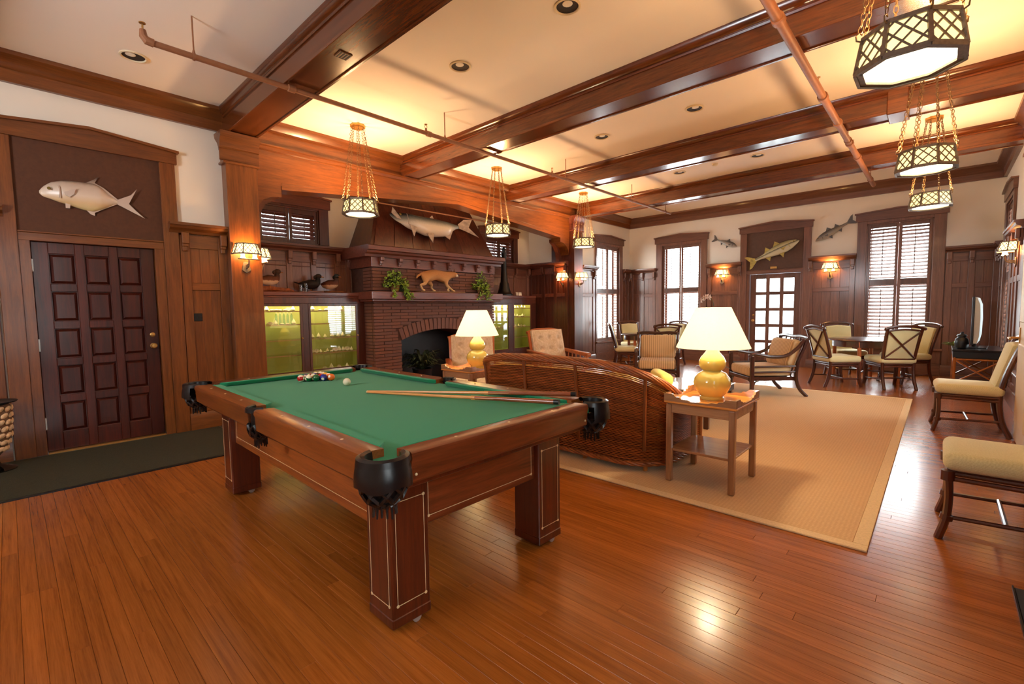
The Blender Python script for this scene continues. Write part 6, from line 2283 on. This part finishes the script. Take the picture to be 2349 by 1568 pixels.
# ------------------------------------------------------------------ tufted armchairs
def armchair(label, loc, rz, first=[None]):
    if first[0] is not None: return dup(first[0], loc, rz, label)
    t = thing('tufted_armchair', label, 'armchair', loc, rz, 'tan tufted armchairs by the fireplace')
    MB().box(-0.30, 0.36, -0.31, 0.31, 0.28, 0.43).build('seat_cushion', TUFT, t, bevel=0.05, seg=3)
    mb = MB()

    def pad(u, v):
        y = lerp(-0.32, 0.32, u)
        z = lerp(0.0, 0.56, v)
        b = 0.075 * (1 - abs(2 * u - 1) ** 4) * (1 - abs(2 * v - 1) ** 4) ** 0.5
        d = 0
        for r_ in range(2):
            for c in range(3):
                yy, zz = -0.2 + 0.2 * c, 0.19 + 0.2 * r_
                d += 0.05 * math.exp(-((y - yy) ** 2 + (z - zz) ** 2) / 0.0016)
        return (0.06 + b - d, y * (1 - 0.05 * v), z)
    mb.grid(pad, 41, 37)
    mb.grid(lambda u, v: (0.0, lerp(-0.32, 0.32, u) * (1 - 0.05 * v), lerp(0.0, 0.56, v)), 3, 3)
    for i in range(40):
        pass
    e = MB().box(0.0, 0.062, -0.318, 0.318, 0.0, 0.56)
    mb.add(e.v, e.f)
    b = mb.build('back_cushion', TUFT, t, ang=60)
    b.location, b.rotation_euler = (-0.30, 0, 0.40), (0, RAD(-17), 0)
    mb = MB()
    mb.add([(-0.30, -0.34, 0.22), (-0.30, 0.34, 0.22), (-0.47, 0.36, 0.92), (-0.47, -0.36, 0.92), (-0.34, -0.34, 0.22), (-0.34, 0.34, 0.22), (-0.52, 0.36, 0.93), (-0.52, -0.36, 0.93)],
           [(0, 1, 2, 3), (7, 6, 5, 4), (0, 4, 5, 1), (1, 5, 6, 2), (2, 6, 7, 3), (3, 7, 4, 0)])
    mb.build('back_frame', ARMW, t, bevel=0.012, seg=2)
    MB().tube(catmull([(-0.50, -0.365, 0.90), (-0.52, -0.2, 0.945), (-0.525, 0, 0.95), (-0.52, 0.2, 0.945), (-0.50, 0.365, 0.90)], 4), 0.03, 8).build('crest_rail', ARMW, t)
    mb = MB().box(-0.32, 0.37, -0.34, 0.34, 0.20, 0.28)
    mb.build('seat_frame', ARMW, t, bevel=0.01)
    for s_ in (-1, 1):
        y = s_ * 0.37
        mb = MB().prism([(-0.44, 0.60), (0.40, 0.565), (0.43, 0.54), (0.42, 0.49), (0.36, 0.50), (-0.42, 0.55)], 'y', y - 0.045, y + 0.045)
        mb.build('arm', ARMW, t, bevel=0.012, seg=2)
        MB().bar((0.36, y, 0.51), (0.37, y * 0.95, 0.0), 0.05, 0.05).build('leg', ARMW, t, bevel=0.008)
        MB().bar((-0.34, y * 0.94, 0.30), (-0.44, y * 0.94, 0.0), 0.05, 0.05).build('leg', ARMW, t, bevel=0.008)
        for k in range(5):
            x = -0.24 + 0.13 * k
            MB().bar((x, y, 0.27), (x, y, 0.53), 0.018, 0.018).build('spindle', ARMW, t)
    first[0] = t
    return t


armchair('tan tufted armchair partly hidden behind the far lamp', (-5.0, 4.60, 0.0), RAD(-38))
armchair('tan tufted armchair behind the wicker sofa, before the right cabinet', (-4.98, 6.60, 0.0), RAD(-22))

# ------------------------------------------------------------------ coffee table with orchid
ct = thing('coffee_table', 'low glass-topped coffee table catching the window light', 'coffee table', (-2.12, 5.45, 0.012))
MB().box(-0.38, 0.34, -0.42, 0.42, 0.40, 0.415).build('glass_top', plain('white_glass', S(226, 226, 222), 0.06, coat=0.5, var=0.01), ct, bevel=0.004)  # window reflection put into the glass as a white base colour
MB().box(-0.37, 0.33, -0.41, 0.41, 0.33, 0.40).build('apron', plain('slate_blue_wood', S(70, 66, 70), 0.4), ct, bevel=0.005)
for x in (-0.33, 0.29):
    for y in (-0.37, 0.37): MB().box(x - 0.025, x + 0.025, y - 0.025, y + 0.025, 0.0, 0.34).build('leg', DARKCH, ct, bevel=0.004)
orc = thing('potted_orchid', 'white orchid on a tall thin stem behind the near lamp', 'plant', (-1.98, 5.62, 0.427))
MB().lathe([(0.06, 0), (0.085, 0.13), (0.078, 0.13), (0.06, 0.11), (0.001, 0.11)], 18, cap=False).build('pot', POT, orc)
mb = MB()
for k in range(5):
    a = k * 1.3
    e = Vector((math.cos(a), math.sin(a), 0)); sd = Vector((-e.y, e.x, 0))
    vs = []
    for j in range(5):
        f = j / 4
        p = Vector((0, 0, 0.12)) + e * 0.22 * f + Vector((0, 0, 0.1 * math.sin(f * 2.4)))
        w = 0.03 * math.sin(PI * (0.15 + 0.85 * f)) + 0.002
        vs += [p - sd * w, p + sd * w]
    mb.add(vs, [(2 * j, 2 * j + 1, 2 * j + 3, 2 * j + 2) for j in range(4)])
mb.build('leaves', LEAFD, orc)
stem = catmull([(0, 0, 0.11), (0.02, 0, 0.45), (0.03, -0.01, 0.8), (0.01, -0.02, 0.98), (-0.06, -0.03, 1.03), (-0.13, -0.04, 0.98)], 6)
MB().tube(stem, 0.004, 6).build('stem', LEAFD, orc)
PET = plain('orchid_petal', S(244, 220, 206), 0.6, var=0.05)
for k, f in enumerate((0.70, 0.78, 0.86, 0.93, 0.99)):
    p = stem[int(f * (len(stem) - 1))]
    mb = MB()
    for j in range(5):
        a = 2 * PI * j / 5 + k
        d = Vector((0.25, math.cos(a), math.sin(a))).normalized()
        sd = Vector((1, 0.1, 0)).cross(d).normalized()
        L_ = 0.042
        mb.add([p, p + d * L_ * 0.5 + sd * L_ * 0.42, p + d * L_, p + d * L_ * 0.5 - sd * L_ * 0.42], [(0, 1, 2, 3)])
    mb.sphere(p + Vector((0.01, -0.005, 0)), 0.009, 8, 5)
    mb.build('blossom', PET, orc, smooth=False, fix=False)

# ------------------------------------------------------------------ television on its rattan console
tv0 = thing('console_table', 'dark topped rattan console with crossed lattice sides by the far right corner', 'console', (0.43, 10.35, 0))
MB().box(-0.28, 0.28, -0.56, 0.56, 0.60, 0.63).build('top', BLACK, tv0, bevel=0.004)
MB().box(-0.27, 0.27, -0.55, 0.55, 0.50, 0.60).build('drawer_case', BLACKM, tv0, bevel=0.004)
for x in (-0.25, 0.25):
    for y in (-0.53, 0.53): MB().tube([(x, y, 0.0), (x, y, 0.51)], 0.022, 10).build('leg', RATTX, tv0)
for y in (-0.53, 0.53):
    for z in (0.48, 0.10): MB().tube([(-0.25, y, z), (0.25, y, z)], 0.015, 8).build('rail', RATTX, tv0)
    for s_ in (-1, 1): MB().tube([(-0.245 * s_, y, 0.12), (0.245 * s_, y, 0.465)], 0.012, 8).build('cross_bar', RATTX, tv0)
for x in (-0.25, 0.25):
    for s_ in (-1, 1): MB().tube([(x, -0.52 * s_, 0.12), (x, 0.52 * s_, 0.465)], 0.012, 8).build('cross_bar', RATTX, tv0)
MB().box(-0.26, 0.26, -0.54, 0.54, 0.09, 0.11).build('shelf', RATT, tv0)
tv = thing('television', 'flat television seen edge on, standing on the rattan console', 'television', (0.40, 10.35, 0.63), RAD(-4.5))
MB().box(-0.02, 0.01, -0.46, 0.46, 0.07, 0.80).build('bezel', BLACK, tv, bevel=0.004)
MB().box(-0.0225, -0.0195, -0.43, 0.43, 0.10, 0.77).build('screen', plain('screen_off', S(12, 12, 14), 0.1), tv)
mb = MB().prism([(0.01, 0.09), (0.01, 0.79), (0.03, 0.785), (0.065, 0.68), (0.075, 0.45), (0.07, 0.2), (0.05, 0.09)], 'y', -0.44, 0.44)
mb.build('back_shell', plain('tv_back_silver', S(206, 216, 214), 0.35, var=0.03), tv)
MB().box(-0.16, 0.16, -0.28, 0.28, 0.0005, 0.018).build('foot_plate', BLACK, tv, bevel=0.006)
MB().box(-0.02, 0.03, -0.05, 0.05, 0.018, 0.10).build('neck', BLACK, tv)
vs_ = thing('black_vase', 'small dark lidded jar on the console beside the television', 'jar', (0.255, 10.0, 0.63))
MB().lathe([(0.05, 0), (0.075, 0.02), (0.085, 0.09), (0.075, 0.15), (0.05, 0.18), (0.05, 0.195), (0.062, 0.2), (0.05, 0.22), (0.02, 0.235), (0.018, 0.26), (0.001, 0.265)], 24).build('jar', BLACKM, vs_)
spiky('leafy_plant', 'low green plant with long leaves behind the jar on the console', (0.17, 10.36, 0.63), 22, 0.27, LEAF, 21, 0.7, pot=False)
